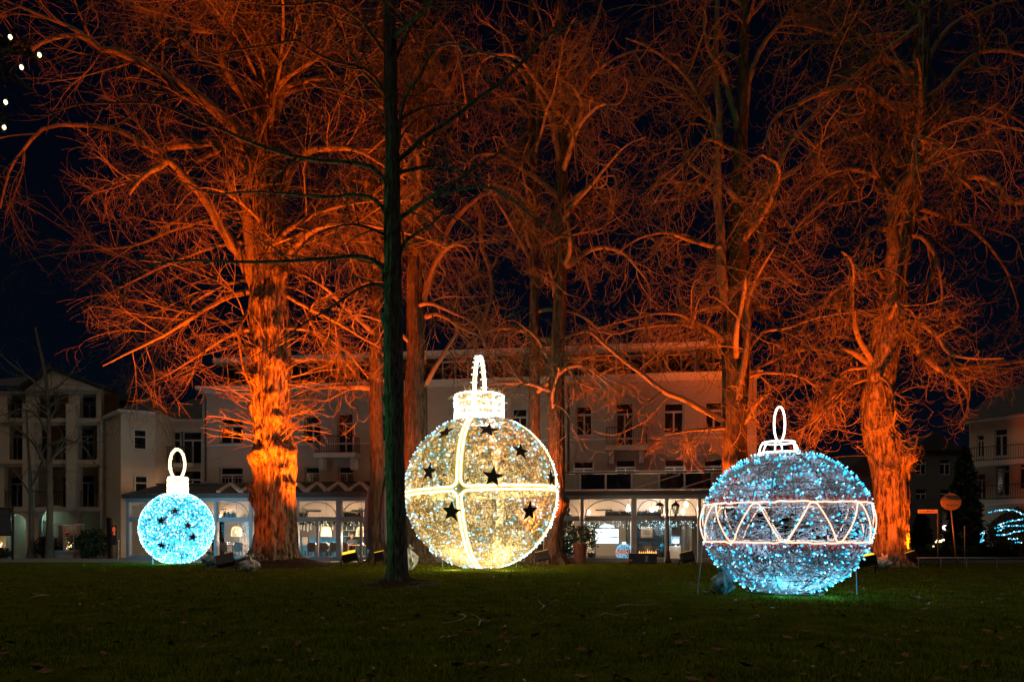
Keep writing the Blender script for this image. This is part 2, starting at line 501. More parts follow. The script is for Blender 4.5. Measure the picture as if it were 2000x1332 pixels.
def make_tree(name, label, group, Y, prof, limbs, seed, style, auto=10, auto_z=(6, 24), auto_len=(4, 8), n2=8, n3=8, n4=4,
              ridge=0.05, lumps=0.05, burls=(), sprouts=0, sprout_z=(5, 10), roots=1.2, wood=None, twig=None, el=(10, 55),
              rows=150, S=56, cat='tree', limb_m=None, extra=None, th=1.0, limb_r=0.14):
    g = np.random.default_rng(seed)
    wood, twig = wood or BARK, twig or BARK_TWIG
    bot = max(prof, key=lambda q: q[0])
    bx = ((bot[1] + bot[2]) / 2 - 1000) / FPX * Y
    root = thing(name, label, cat, (bx, Y, 0), 0, group)
    base = np.array([bx, Y, 0])
    mb, cl, Rr = trunk_mesh(prof, Y, base, g, ridge, burls, S, rows, lumps, roots)
    mb.build('trunk', wood, root, smooth=True)
    KL = 26
    LP, LR = [], []
    for lm in limbs:                                  # limbs seen in the photo
        pts, r0, r1, s = lm[0], lm[1], lm[2], (lm[3] if len(lm) > 3 else g.uniform(-0.7, 0.7))
        x0 = pts[0][0]
        dep = np.abs(np.array([q[0] for q in pts]) - x0) * Y / FPX * s
        W = np.array([P(q[0], q[1], Y + d) for q, d in zip(pts, dep)]) - base
        rr = np.linspace(r0, r1 * 0.55, len(pts)) * Y / FPX
        q, rr = resample(W, rr, KL)
        q[1:-1] += g.standard_normal((KL - 2, 3)) * rr[1:-1, None] * 0.12
        LP.append(q); LR.append(rr)
    if auto:
        z = np.sort(g.uniform(*auto_z, auto))
        az = g.uniform(0, 2 * np.pi, auto); e = R(1) * g.uniform(*el, auto)
        p0 = np.stack([np.interp(z, cl[:, 2], cl[:, 0]), np.zeros(auto), z], -1)
        d0 = np.stack([np.cos(az) * np.cos(e), np.sin(az) * np.cos(e), np.sin(e)], -1)
        L = g.uniform(*auto_len, auto)
        A = grow(g, p0, d0, L, KL, style['limb_wig'], style['limb_trop'])
        r0 = np.minimum(np.interp(z, cl[:, 2], Rr) * 0.55, limb_r * g.uniform(0.6, 1.3, auto))
        RA = r0[:, None] * np.linspace(1, 0.13, KL)[None]
        LP += list(A); LR += list(RA)
    LP, LR = np.array(LP), np.array(LR)
    for q, r in zip(LP, LR):
        MB().tubes(q[None], r[None], 8).build('limb', limb_m or BARK_LIMB, root, smooth=True)
    crown = MB()
    llen = np.linalg.norm(np.diff(LP, axis=1), axis=2).sum(1)
    # branches
    p, d, r, t = spawn(g, LP, LR, n2, 0.12, 1.0, 0.9, .25, style['b_up'])
    L2 = np.repeat(llen, n2) * (0.55 - 0.3 * t) * g.uniform(0.6, 1.4, len(p)) + 0.5
    L2 = np.minimum(L2, style['b_max'])
    B = grow(g, p, d, L2, 12, style['b_wig'], style['b_trop'])
    BR = np.minimum(r * 0.55, 0.043 * th)[:, None] * np.linspace(1, 0.25, 12)[None]
    crown.tubes(B, BR, 5)
    # twigs
    p, d, r, t = spawn(g, B, BR, n3, 0.1, 1.0, 0.85, .3, style['t_up'])
    L3 = np.repeat(L2, n3) * (0.55 - 0.25 * t) * g.uniform(0.5, 1.4, len(p)) + 0.25
    L3 = np.minimum(L3, style['t_max'])
    T = grow(g, p, d, L3, 8, style['t_wig'], style['t_trop'], style['curl'])
    TR = np.clip(r * 0.6, 0.009, 0.022 * th)[:, None] * np.linspace(1, 0.45, 8)[None]
    crown.tubes(T, TR, 3, cap=False)
    # twiglets
    if n4:
        p, d, r, t = spawn(g, T, TR, n4, 0.15, 1.0, 0.8, .3, style['t_up'])
        L4 = np.repeat(L3, n4) * g.uniform(0.25, 0.6, len(p)) + 0.15
        Q = grow(g, p, d, L4, 6, style['t_wig'], style['t_trop'], style['curl'])
        QR = np.clip(r * 0.75, 0.007, 0.014 * th)[:, None] * np.linspace(1, 0.5, 6)[None]
        crown.tubes(Q, QR, 3, cap=False)
    if sprouts:
        z = g.uniform(*sprout_z, sprouts); az = g.uniform(0, 2 * np.pi, sprouts)
        rr = np.interp(z, cl[:, 2], Rr)
        p0 = np.stack([np.interp(z, cl[:, 2], cl[:, 0]) + rr * np.cos(az), rr * np.sin(az), z], -1)
        d0 = np.stack([np.cos(az), np.sin(az), g.uniform(-0.1, .5, sprouts)], -1)
        Ls = g.uniform(0.7, 2.6, sprouts)
        SP = grow(g, p0, d0, Ls, 9, 0.05, (0.02, -0.08))
        SR = np.full((sprouts, 1), 0.022) * np.linspace(1, 0.4, 9)[None]
        crown.tubes(SP, SR, 4)
        p, d, r, t = spawn(g, SP, SR, 3, .3, 1, .7, .2)
        S2 = grow(g, p, d, g.uniform(.2, .7, len(p)), 5, 0.06)
        crown.tubes(S2, np.full((len(p), 1), .012) * np.linspace(1, .5, 5)[None], 3, cap=False)
    crown.build('crown', twig, root, smooth=True, kind='stuff')
    if extra: extra(root, base, g)
    return root

LIME = dict(limb_wig=0.05, limb_trop=(0.02, -0.10), b_up=0.0, b_max=4.0, b_wig=0.07, b_trop=(0.05, -0.08), t_up=-0.05, t_max=2.0,
            t_wig=0.10, t_trop=(0.02, -0.08), curl=0.02)
CHEST = dict(limb_wig=0.08, limb_trop=(0.05, -0.16), b_up=-0.3, b_max=4.2, b_wig=0.17, b_trop=(-0.18, 0.02), t_up=-0.35, t_max=1.5,
             t_wig=0.15, t_trop=(-0.20, 0.50), curl=0.13)
SPARSE = dict(limb_wig=0.05, limb_trop=(0.0, -0.02), b_up=0.05, b_max=1.8, b_wig=0.07, b_trop=(0.03, 0.0), t_up=0.0, t_max=0.8,
              t_wig=0.10, t_trop=(0.0, 0.10), curl=0.02)

# the great lime on the left, lit from the ground
def mound(name, label, x0, x1, y, Y, h, seed):
    g = np.random.default_rng(seed)
    cx, w = ((x0 + x1) / 2 - 1000) / FPX * Y, (x1 - x0) / 2 / FPX * Y
    n, S = 14, 48
    V = []
    for i in range(n):
        t = i / (n - 1)
        for j in range(S):
            a = j / S * 2 * math.pi
            q = 1 + 0.18 * mnoise.noise((math.cos(a) * 1.5 + seed, math.sin(a) * 1.5, 0))
            xx, yy = w * t * q * math.cos(a), min(w, 2.2) * t * q * math.sin(a)
            zz = h * (1 - t ** 1.3) + 0.10 * (1 - t) * mnoise.noise((xx * 2.2, yy * 2.2, seed)) + 0.04 * (1 - t) * g.standard_normal() - 0.01
            V.append((cx + xx, Y + yy, zz))
    idx = np.arange(n * S).reshape(n, S); nx = np.roll(idx, -1, 1)
    o = MB().add(V, np.stack([idx[:-1], idx[1:], nx[1:], nx[:-1]], -1).reshape(-1, 4)).build(name, SOIL, smooth=True, kind='structure')
    o['label'] = label
    return o
mound('soil_mound', 'dark bare earth heaped round the great lime tree', 395, 668, 1105, 30.0, 0.55, 3)
mound('soil_mound', 'low dark mound of earth round the slender dark tree', 690, 870, 1145, 19.6, 0.14, 5)

make_tree('lime_tree', 'great burled lime tree glowing amber on the left lawn', 'bare trees standing on the lawn', 30.0,
    [(1112, 462, 598), (1095, 480, 588), (1080, 489, 582), (1060, 497, 579), (1020, 500, 577), (960, 499, 572), (930, 497, 574), (905, 496, 578),
     (880, 497, 578), (850, 497, 568), (800, 495, 566), (760, 492, 566), (720, 497, 568), (690, 494, 566), (640, 492, 562), (600, 490, 561), (550, 493, 560),
     (500, 495, 560), (450, 497, 557), (400, 499, 554), (350, 502, 549), (300, 504, 545), (200, 508, 541), (100, 508, 540), (0, 512, 538), (-120, 516, 534)],
    [([(506, 590), (493, 520), (484, 440), (482, 395), (481, 350), (490, 318), (515, 235), (542, 168), (580, 140), (630, 110)], 13.5, 2.5, -1.0),
     ([(503, 580), (475, 505), (440, 458), (396, 382), (360, 346), (331, 317), (308, 328), (275, 350), (252, 380)], 13, 4, -0.45),
     ([(518, 330), (472, 267), (396, 195), (342, 162), (299, 137), (230, 104), (195, 97), (173, 76), (126, 70), (72, 90), (55, 115)], 12, 3, -0.15),
     ([(195, 97), (150, 60), (90, 35), (30, 10), (-40, -20)], 5, 2, 0.1),
     ([(510, 350), (450, 300), (425, 281), (380, 284), (339, 288), (299, 295), (249, 263), (216, 252), (162, 245), (90, 249), (47, 292), (18, 335), (0, 407)], 9, 3, 0.2),
     ([(500, 572), (482, 571), (440, 582), (400, 605), (360, 630), (320, 655), (270, 680), (200, 715)], 7, 2, -0.3),
     ([(500, 578), (478, 620), (466, 650), (470, 690), (478, 730), (495, 762)], 3.5, 2.5, -0.6),
     ([(555, 575), (600, 600), (650, 625), (700, 655), (745, 680)], 4.5, 2, -0.3),
     ([(500, 508), (520, 485), (545, 473), (568, 465)], 5, 3.5, -1.2),
     ([(540, 400), (570, 335), (590, 298), (629, 291), (680, 291), (710, 300), (746, 321), (790, 350)], 9, 3, -0.4),
     ([(525, 380), (535, 280), (552, 190), (598, 130), (650, 95), (720, 60)], 8, 2.5, 0.3),
     ([(520, 260), (470, 180), (432, 115), (443, 90), (472, 47), (472, 0), (476, -60)], 10, 5, -0.4),
     ([(520, 240), (560, 160), (600, 60), (620, -20), (640, -80)], 8, 4, -0.2),
     ([(512, 200), (400, 120), (300, 30), (255, 15), (240, -30)], 8, 3, 0.4),
     ([(495, 470), (420, 482), (320, 520), (240, 560), (150, 605)], 4, 1.5, 0.8),
     ([(495, 545), (430, 560), (360, 605), (300, 665), (260, 720)], 4, 1.5, 1.0),
     ([(505, 430), (430, 425), (340, 450), (260, 480), (170, 490), (90, 500), (20, 520)], 4, 1.5, 0.9),
     ([(500, 640), (440, 660), (380, 700), (310, 740), (250, 760)], 4, 1.5, 0.4),
     ([(560, 640), (620, 650), (680, 690), (720, 740)], 4, 1.5, 0.6),
     ([(555, 470), (610, 450), (660, 455), (700, 470)], 5, 2, 0.5)],
    11, LIME, auto=20, auto_z=(12, 25), auto_len=(5, 11), n2=11, n3=8, n4=3, ridge=0.09, lumps=0.05,
    burls=[(5.3, -1.2, 0.20, 0.38), (5.0, -0.55, 0.28, 0.4), (4.7, -2.6, 0.18, 0.35), (6.9, -2.8, 0.2, 0.35), (4.9, -2.0, 0.30, 0.35), (3.6, -0.3, 0.22, 0.3), (7.4, -1.3, 0.16, 0.3),
           (3.4, -2.7, 0.22, 0.4), (6.4, -0.9, 0.2, 0.3), (2.9, -2.9, 0.15, 0.3), (8.9, -0.8, 0.14, 0.35), (9.3, -2.3, 0.2, 0.4), (5.8, -1.8, .16, .3), (8.2, -2.2, .2, .35),
           (4.2, -0.9, .18, .25), (11.5, -1.5, .2, .4), (10.4, -1.1, .18, .35), (12.8, -0.5, .2, .4)],
    sprouts=100, sprout_z=(5.2, 10.0), roots=1.6, rows=260, S=88, limb_r=.13)

# the slender dark tree in front
make_tree('slender_tree', 'slender dark tree with greenish bark nearest the camera', 'bare trees standing on the lawn', 19.6,
    [(1143, 745, 806), (1130, 752, 800), (1110, 756, 797), (1060, 756, 795), (1000, 755, 793), (900, 753, 790), (800, 752, 788), (700, 749, 787), (600, 750, 785), (500, 751, 783),
     (400, 750, 782), (300, 752, 780), (200, 751, 776), (100, 750, 774), (0, 748, 770), (-150, 748, 766)],
    [([(762, 395), (749, 348), (710, 321), (641, 315), (590, 309), (530, 294), (470, 270), (425, 250), (380, 233), (324, 209), (288, 202), (216, 202), (144, 205), (90, 227), (30, 222)], 5.5, 1.2, -0.25),
     ([(755, 420), (735, 392), (690, 380), (640, 386), (595, 382), (505, 375), (414, 378), (360, 358), (310, 357)], 4.5, 1.2, -0.2),
     ([(762, 540), (745, 520), (720, 505), (690, 500), (640, 505), (560, 510), (480, 512), (420, 510), (350, 509), (290, 521), (240, 545), (200, 556)], 5, 1.3, -0.3),
     ([(762, 575), (740, 556), (704, 562), (650, 598), (605, 625), (560, 655), (490, 700)], 4, 1.2, -0.3),
     ([(770, 545), (780, 500), (790, 475), (812, 457), (845, 436), (872, 409), (910, 375), (950, 340)], 5, 1.5, -0.2),
     ([(770, 320), (795, 300), (830, 268), (880, 235), (930, 196), (980, 160), (1030, 112), (1060, 75), (1100, 56), (1160, 32), (1230, 10), (1300, 15)], 5.5, 1.5, -0.15),
     ([(765, 360), (776, 300), (784, 216), (796, 180), (820, 150), (847, 99), (892, 87), (940, 102), (1000, 116), (1030, 110)], 4, 1.5, -0.4),
     ([(775, 430), (830, 392), (900, 370), (948, 366), (990, 381), (1035, 420), (1080, 450), (1110, 462), (1130, 448)], 3.5, 1.2, -0.3),
     ([(760, 200), (735, 155), (700, 130), (650, 120), (610, 100), (580, 80), (530, 88), (470, 97), (400, 110), (330, 122)], 4, 1.2, -0.3),
     ([(762, 120), (720, 60), (690, 30), (640, 5), (580, 10), (520, 10), (450, -5)], 4, 1.5, -0.2),
     ([(765, 130), (800, 60), (830, 20), (850, -30)], 4, 1.5, -0.2),
     ([(762, 270), (740, 215), (690, 185), (620, 170), (560, 185)], 3, 1, 0.4),
     ([(758, 460), (700, 440), (650, 445), (600, 470), (560, 520)], 3, 1, -0.5),
     ([(770, 240), (830, 210), (900, 205), (960, 215), (1040, 200)], 3, 1, 0.5)],
    21, SPARSE, auto=6, auto_z=(9, 17), auto_len=(3, 5), n2=6, n3=4, n4=0, ridge=0.032, lumps=0.05, burls=[(7.6, 3.6, .10, .2), (5.3, 3.5, .07, .15), (8.9, 3.0, .08, .2)],
    wood=BARK_DARK, twig=BARK_DARK, limb_m=BARK_DARK, roots=0.7, rows=170, S=56, limb_r=.07, th=.7)

# horse chestnuts behind the ornaments
CG = 'bare trees standing on the lawn'
make_tree('chestnut_tree', 'dim chestnut trunk half hidden behind the slender dark tree', CG, 33.0,
    [(1100, 715, 762), (1080, 722, 757), (1000, 724, 752), (800, 722, 748), (600, 724, 746), (400, 728, 748), (250, 728, 745), (100, 735, 748), (-50, 738, 746)],
    [([(735, 480), (690, 410), (650, 400), (620, 430), (600, 470)], 5, 2, -.3), ([(738, 430), (760, 400), (800, 380), (850, 390)], 5, 2, -.3)],
    31, CHEST, wood=BARK_GREY, auto=14, auto_z=(7, 25), auto_len=(3.5, 6.5), n2=8, n3=7, n4=2, ridge=0.04)
make_tree('chestnut_tree', 'thick chestnut trunk between slender dark tree and gold ornament', CG, 32.6,
    [(1100, 775, 850), (1085, 783, 842), (1060, 788, 838), (900, 790, 836), (800, 790, 834), (700, 795, 830), (620, 793, 830), (500, 795, 826), (420, 800, 830), (300, 815, 840), (150, 822, 842), (0, 826, 840), (-80, 828, 838)],
    [([(820, 600), (850, 520), (870, 480), (880, 440), (935, 385), (975, 380), (1000, 395)], 8, 2.5, -.2),
     ([(930, 400), (940, 430), (940, 480), (955, 520), (960, 560), (958, 590), (940, 640), (925, 680)], 6, 2.5, -.1),
     ([(815, 620), (860, 500), (905, 480), (930, 520)], 6, 2, -.5), ([(822, 420), (830, 200), (828, 100), (835, 0), (840, -60)], 7, 4, .1),
     ([(828, 130), (850, 60), (870, 20), (865, -20)], 5, 2.5, -.3), ([(825, 620), (860, 615), (900, 640), (940, 660), (960, 700)], 5, 2, -.6),
     ([(828, 300), (860, 250), (880, 160), (930, 130)], 5, 2, .3)],
    32, CHEST, wood=BARK_GREY, auto=16, auto_z=(7, 25), auto_len=(3.5, 7), n2=8, n3=7, n4=2, ridge=0.05)
make_tree('chestnut_tree', 'slim chestnut trunk rising behind the right side of gold ornament', CG, 32.4,
    [(1100, 1025, 1065), (1080, 1030, 1060), (900, 1032, 1055), (700, 1034, 1053), (560, 1036, 1052), (440, 1034, 1050), (330, 1034, 1053), (250, 1032, 1048), (180, 1028, 1042), (100, 1030, 1042), (-40, 1034, 1042)],
    [([(1045, 420), (1030, 400), (1000, 370), (960, 372), (930, 390)], 4, 2, -.3), ([(1040, 310), (1050, 230), (1048, 180), (1030, 170), (1000, 185)], 5, 2, -.3),
     ([(1048, 250), (1060, 180), (1080, 160), (1105, 165)], 5, 2, -.2), ([(1035, 190), (1000, 140), (980, 60), (985, 0)], 4, 2, -.2)],
    33, CHEST, wood=BARK_GREY, auto=14, auto_z=(7, 25), auto_len=(3, 6), n2=8, n3=7, n4=2, ridge=0.03)
make_tree('chestnut_tree', 'straight chestnut trunk just right of the gold ornament', CG, 32.0,
    [(1101, 1054, 1112), (1085, 1060, 1102), (1050, 1066, 1098), (980, 1068, 1102), (900, 1070, 1103), (800, 1071, 1102), (700, 1073, 1101), (600, 1080, 1106), (500, 1083, 1106), (430, 1086, 1108),
     (340, 1086, 1108), (270, 1090, 1112), (200, 1088, 1104), (100, 1086, 1100), (0, 1088, 1098), (-80, 1090, 1097)],
    [([(1085, 580), (1078, 540), (1070, 510), (1080, 475)], 5, 3, -.4), ([(1100, 340), (1080, 240), (1062, 200), (1050, 160), (1060, 60), (1040, 0)], 8, 3, -.3),
     ([(1102, 300), (1115, 250), (1118, 160), (1140, 100), (1165, 40), (1180, -20)], 7, 3, -.2), ([(1095, 450), (1112, 470), (1125, 490), (1130, 515)], 4, 2, -.4),
     ([(1100, 400), (1130, 380), (1170, 350), (1200, 345), (1202, 380)], 4, 2, -.3), ([(1100, 430), (1140, 390), (1180, 400), (1220, 440)], 4, 2, .3),
     ([(1098, 700), (1115, 725), (1130, 745), (1160, 760)], 6, 2, -.5), ([(1100, 180), (1130, 190), (1180, 210), (1190, 260)], 4, 2, -.3)],
    34, CHEST, wood=BARK_GREY, auto=14, auto_z=(6, 25), auto_len=(3.5, 7), n2=8, n3=7, n4=2, ridge=0.05, burls=[(2.9, -0.1, .22, .5)], rows=180)
make_tree('chestnut_tree', 'forked chestnut tree with bright stem behind the blue ornament', CG, 30.5,
    [(1108, 1395, 1482), (1090, 1404, 1472), (1000, 1411, 1463), (900, 1413, 1459), (830, 1412, 1457), (760, 1412, 1460), (700, 1411, 1464), (620, 1412, 1466), (560, 1416, 1466), (500, 1420, 1464), (420, 1426, 1460),
     (300, 1434, 1458), (200, 1440, 1460), (60, 1446, 1462), (-80, 1450, 1460)],
    [([(1430, 640), (1412, 560), (1408, 450), (1402, 350), (1405, 240), (1398, 120), (1402, 0), (1404, -70)], 11, 6, -.5),
     ([(1424, 828), (1384, 806), (1335, 781), (1300, 767), (1260, 735), (1212, 699), (1180, 672), (1152, 648), (1125, 652), (1105, 661)], 6, 3, -.35),
     ([(1424, 835), (1380, 838), (1340, 842), (1300, 850)], 4, 1.5, -.5),
     ([(1435, 830), (1455, 824), (1470, 800), (1490, 775), (1502, 768)], 5, 3, -.8),
     ([(1426, 850), (1430, 813), (1443, 767), (1454, 701), (1460, 640), (1458, 600), (1470, 560), (1490, 520), (1515, 480)], 9, 2.5, -1.2),
     ([(1415, 672), (1380, 650), (1350, 638), (1320, 634), (1250, 640), (1200, 652), (1150, 640)], 5, 2, -.3),
     ([(1412, 705), (1380, 660), (1340, 620), (1290, 612), (1240, 622), (1170, 640)], 4, 1.5, -.6),
     ([(1432, 485), (1385, 480), (1340, 467), (1300, 455), (1250, 465), (1205, 495)], 5, 2, -.6),
     ([(1408, 390), (1380, 365), (1350, 358), (1300, 357), (1262, 372)], 4, 2, -.3),
     ([(1410, 310), (1395, 240), (1360, 180), (1320, 130), (1260, 90), (1222, 75)], 6, 2, -.2),
     ([(1445, 270), (1430, 210), (1410, 140), (1385, 100), (1375, 50), (1380, 0)], 7, 3, -.5),
     ([(1455, 230), (1465, 150), (1490, 90), (1530, 40), (1562, 0)], 7, 3, -.3),
     ([(1455, 525), (1480, 495), (1485, 470), (1476, 430), (1500, 370), (1560, 330), (1600, 280), (1680, 230)], 6, 2, -.4),
     ([(1455, 460), (1478, 410), (1510, 360), (1560, 325), (1610, 310)], 4, 1.5, .3),
     ([(1458, 690), (1490, 650), (1540, 640), (1600, 620), (1690, 606)], 4, 1.5, -.4),
     ([(1460, 735), (1500, 728), (1560, 735), (1610, 765)], 4, 1.5, -.3),
     ([(1410, 300), (1370, 220), (1300, 165), (1240, 150)], 5, 2, .4)],
    35, CHEST, wood=BARK_GREY, auto=14, auto_z=(7, 25), auto_len=(3.5, 7), n2=9, n3=7, n4=2, ridge=0.06, burls=[(3.9, -1.7, .25, .4), (4.6, -2.4, .12, .3)], rows=180)
make_tree('chestnut_tree', 'massive leaning chestnut with torn stub on the right lawn', CG, 30.0,
    [(1112, 1695, 1800), (1100, 1704, 1786), (1085, 1710, 1776), (1040, 1712, 1771), (980, 1711, 1770), (940, 1710, 1770), (900, 1703, 1769), (880, 1697, 1764), (850, 1690, 1752), (820, 1687, 1744), (780, 1686, 1740),
     (720, 1692, 1748), (660, 1702, 1760), (600, 1715, 1765), (540, 1725, 1768), (460, 1742, 1782), (380, 1758, 1796), (280, 1772, 1806), (180, 1778, 1808), (80, 1786, 1812), (-90, 1796, 1814)],
    [([(1738, 600), (1740, 540), (1745, 490), (1742, 440), (1748, 400), (1760, 365), (1790, 335), (1830, 300), (1848, 285)], 15, 9, -.9),
     ([(1846, 288), (1870, 315), (1876, 350), (1866, 390), (1860, 440)], 8, 3, -.5),
     ([(1872, 352), (1910, 346), (1945, 360), (1970, 390), (2000, 397), (2050, 400)], 6, 3, -.2),
     ([(1760, 632), (1775, 655), (1800, 690), (1835, 720), (1870, 742), (1890, 770)], 10, 4, -.5),
     ([(1842, 722), (1880, 718), (1920, 714), (2000, 705), (2060, 690)], 6, 3, -.2),
     ([(1758, 625), (1800, 633), (1830, 655), (1855, 690), (1900, 700), (1960, 700)], 6, 2, -.7),
     ([(1700, 738), (1715, 733), (1735, 748), (1750, 795), (1745, 830), (1760, 850)], 4, 2, -1.5),
     ([(1700, 738), (1660, 752), (1630, 780), (1600, 820), (1580, 850)], 4, 1.5, -.5),
     ([(1697, 717), (1650, 725), (1620, 760), (1590, 790)], 4, 1.5, -.3),
     ([(1735, 560), (1715, 530), (1690, 525), (1650, 560), (1630, 600)], 4, 2, -.5),
     ([(1745, 385), (1715, 350), (1670, 330), (1620, 340), (1585, 372)], 5, 2, -.7),
     ([(1748, 350), (1700, 345), (1640, 370), (1560, 440), (1530, 500)], 5, 2, -.3),
     ([(1738, 450), (1700, 447), (1690, 490), (1670, 540), (1650, 640)], 5, 2, -.6),
     ([(1785, 230), (1720, 196), (1680, 172), (1620, 176), (1552, 208), (1512, 232), (1490, 290)], 8, 2.5, -.3),
     ([(1800, 50), (1752, 84), (1672, 148), (1560, 256), (1520, 332), (1480, 400)], 7, 2, -.4),
     ([(1792, 65), (1700, 72), (1640, 82), (1560, 86), (1538, 125)], 5, 2, -.2),
     ([(1760, 460), (1800, 465), (1830, 510), (1840, 580), (1830, 640)], 5, 2, -.5),
     ([(1795, 200), (1840, 170), (1900, 110), (1960, 100), (2030, 120)], 7, 2.5, -.2),
     ([(1795, 150), (1850, 60), (1920, 20), (2000, -10)], 7, 3, .2),
     ([(1785, 300), (1840, 220), (1900, 200), (1980, 230), (2040, 280)], 6, 2, .3),
     ([(1770, 400), (1830, 420), (1900, 450), (1960, 520), (1990, 600)], 5, 2, .3)],
    36, CHEST, auto=18, auto_z=(8, 25), auto_len=(4, 8), n2=10, n3=7, n4=2, ridge=0.08, lumps=0.06,
    burls=[(4.7, -0.75, .35, .35), (4.2, -2.2, .2, .4), (3.6, -2.3, .14, .25), (5.4, -1.9, .14, .4), (8.3, -2.0, .12, .3)], sprouts=14, sprout_z=(4, 8), roots=1.0, rows=220, S=72)

# two young bare trees before the house on the left
make_tree('young_tree', 'young bare tree standing before the arches of left house', CG, 38.5,
    [(1091, 87, 107), (1080, 90, 104), (1000, 92, 103), (930, 91, 102), (880, 92, 100), (820, 92, 98), (760, 89, 95), (700, 80, 85), (640, 66, 70)],
    [([(96, 925), (80, 890), (60, 860), (30, 835), (0, 825)], 4, 1.5, -.2), ([(97, 905), (120, 870), (135, 850)], 2.5, 1.2, -.3), ([(96, 850), (70, 810), (40, 800), (0, 812)], 3, 1.2, -.4),
     ([(94, 870), (130, 860), (155, 865), (180, 850)], 2.5, 1.2, -.5), ([(95, 900), (140, 865), (165, 875), (185, 905), (200, 912)], 2, 1, .4), ([(92, 800), (115, 780), (150, 770)], 2.5, 1, -.2),
     ([(90, 765), (60, 740), (20, 710), (0, 690)], 3, 1, .2), ([(90, 765), (120, 750), (160, 700)], 2.5, 1, .1), ([(92, 800), (70, 780), (65, 740)], 2, 1, -.4), ([(93, 830), (110, 790), (112, 750)], 2, 1, .4)],
    41, SPARSE, auto=4, auto_z=(5, 10), auto_len=(2, 3), n2=5, n3=3, n4=0, ridge=0.01, lumps=.03, wood=BARK_PALE, twig=BARK_PALE, limb_m=BARK_PALE, roots=.2, rows=60, S=20, limb_r=.06, th=.8)
make_tree('young_tree', 'thin sapling beside the lit entrance of left house', CG, 38.8,
    [(1089, 52, 70), (1060, 56, 66), (1000, 57, 65), (950, 56, 63), (900, 55, 60), (860, 52, 56), (800, 50, 53)],
    [([(59, 955), (75, 920), (82, 890), (70, 860)], 2.5, 1, -.2), ([(58, 965), (40, 935), (15, 905)], 2, 1, -.2), ([(60, 960), (75, 955), (90, 945)], 1.5, .8, -.2)],
    42, SPARSE, auto=3, auto_z=(4, 7), auto_len=(1.5, 2.5), n2=4, n3=3, n4=0, ridge=0.008, wood=BARK_PALE, twig=BARK_PALE, limb_m=BARK_PALE, roots=.2, rows=40, S=16, limb_r=.04, th=.7)
TWIGPALE = mat('fallen_stick_bark', (0.28, 0.25, 0.20), 0.8, vary=.3)
sticks = [(897, 1205, 905, 1228, 'short forked stick lying upright in the middle of lawn'), (935, 1228, 955, 1205, 'pale bent stick lying right of the forked stick'),
          (1055, 1195, 1098, 1178, 'thin stick lying below the gold ornament'), (1172, 1208, 1200, 1200, 'dark stick lying on grass left of curved pale stick'),
          (1205, 1190, 1268, 1182, 'curved pale stick lying left of the blue ornament'), (1475, 1208, 1495, 1212, 'small stub of stick in front of blue ornament'),
          (860, 1254, 885, 1250, 'small pale stick in the dark foreground grass'), (60, 1172, 110, 1160, 'small stick on the left lawn')]
for k, (ax, ay, bx, by, lab) in enumerate(sticks):
    Ya, Yb = 2000 / (ay - HOR), 2000 / (by - HOR)
    a, b = P(ax, ay, Ya), P(bx, by, Yb)
    a[2] = b[2] = 0.05
    pts = grow(np.random.default_rng(k), [a], [b - a], np.linalg.norm(b - a), 8, .16)
    pts[:, :, 2] = 0.05 + .02 * np.sin(np.arange(8))
    mb = MB().tubes(pts, np.linspace(.016, .008, 8)[None], 5)
    m = pts[0, 4]
    mb.tubes(grow(np.random.default_rng(k + 40), [m], [np.array([b[1] - a[1], a[0] - b[0], 0.1])], .25, 5, .2), np.linspace(.009, .005, 5)[None], 4)
    tag(mb.build('fallen_stick', TWIGPALE, smooth=True), lab, 'stick', 'sticks lying on the lawn')
# ---------------------------------------------------------------- the three illuminated ornaments
def sph(az, el, r=1.0):
    """az 0 faces the camera (-y), positive to the right"""
    az, el = np.asarray(az, float), np.asarray(el, float)
    return np.stack([r * np.cos(el) * np.sin(az), -r * np.cos(el) * np.cos(az), r * np.sin(el)], -1)

def star_mesh(mb, c, n, up, ro, ri, th):
    n = unit(n); s = unit(np.cross(up, n)); u = np.cross(n, s)
    pts = []
    for k in range(10):
        a = math.pi / 2 + k * math.pi / 5
        r = ro if k % 2 == 0 else ri
        pts.append(c + s * r * math.cos(a) + u * r * math.sin(a))
    V = [p - n * th for p in pts] + [p + n * th for p in pts] + [c - n * th, c + n * th * 1.4]
    F4 = [(i, (i + 1) % 10, 10 + (i + 1) % 10, 10 + i) for i in range(10)]
    F3 = [(20, (i + 1) % 10, i) for i in range(10)] + [(21, 10 + i, 10 + (i + 1) % 10) for i in range(10)]
    return mb.add(V, F4, F3)

def bulb_fill_lamp(parent, z, power, col, r, x=0.0, y=0.0):  # unseen point light added to the ornament in place of bulb light
    d = bpy.data.lights.new('lamp_light', 'POINT')
    d.energy, d.color, d.shadow_soft_size = power, col, r
    o = bpy.data.objects.new('lamp_light', d)
    SC.collection.objects.link(o)
    o.parent = parent
    o.location = (x, y, z)
    return o

def rope(pts, r, closed=False, S=6):
    return MB().tubes(np.asarray(pts)[None], r, S, closed)

# ---- big gold ornament
GY = 28.5
gx = (941 - 1000) / FPX * GY
gold = thing('gold_ornament', 'giant gold mesh christmas bauble with dark stars and crossing light ropes', 'light ornament', (gx, GY, 0), 0, 'giant lit baubles on the lawn')
GR, GZ = 3.17, 3.13
TILT = R(-2.0)
rot_t = np.array([[math.cos(TILT), 0, math.sin(TILT)], [0, 1, 0], [-math.sin(TILT), 0, math.cos(TILT)]])
def gp(az, el, r=GR):
    return sph(az, el, r) @ rot_t.T + np.array([0, 0, GZ])
g = np.random.default_rng(3)
AZ0 = R(-13)
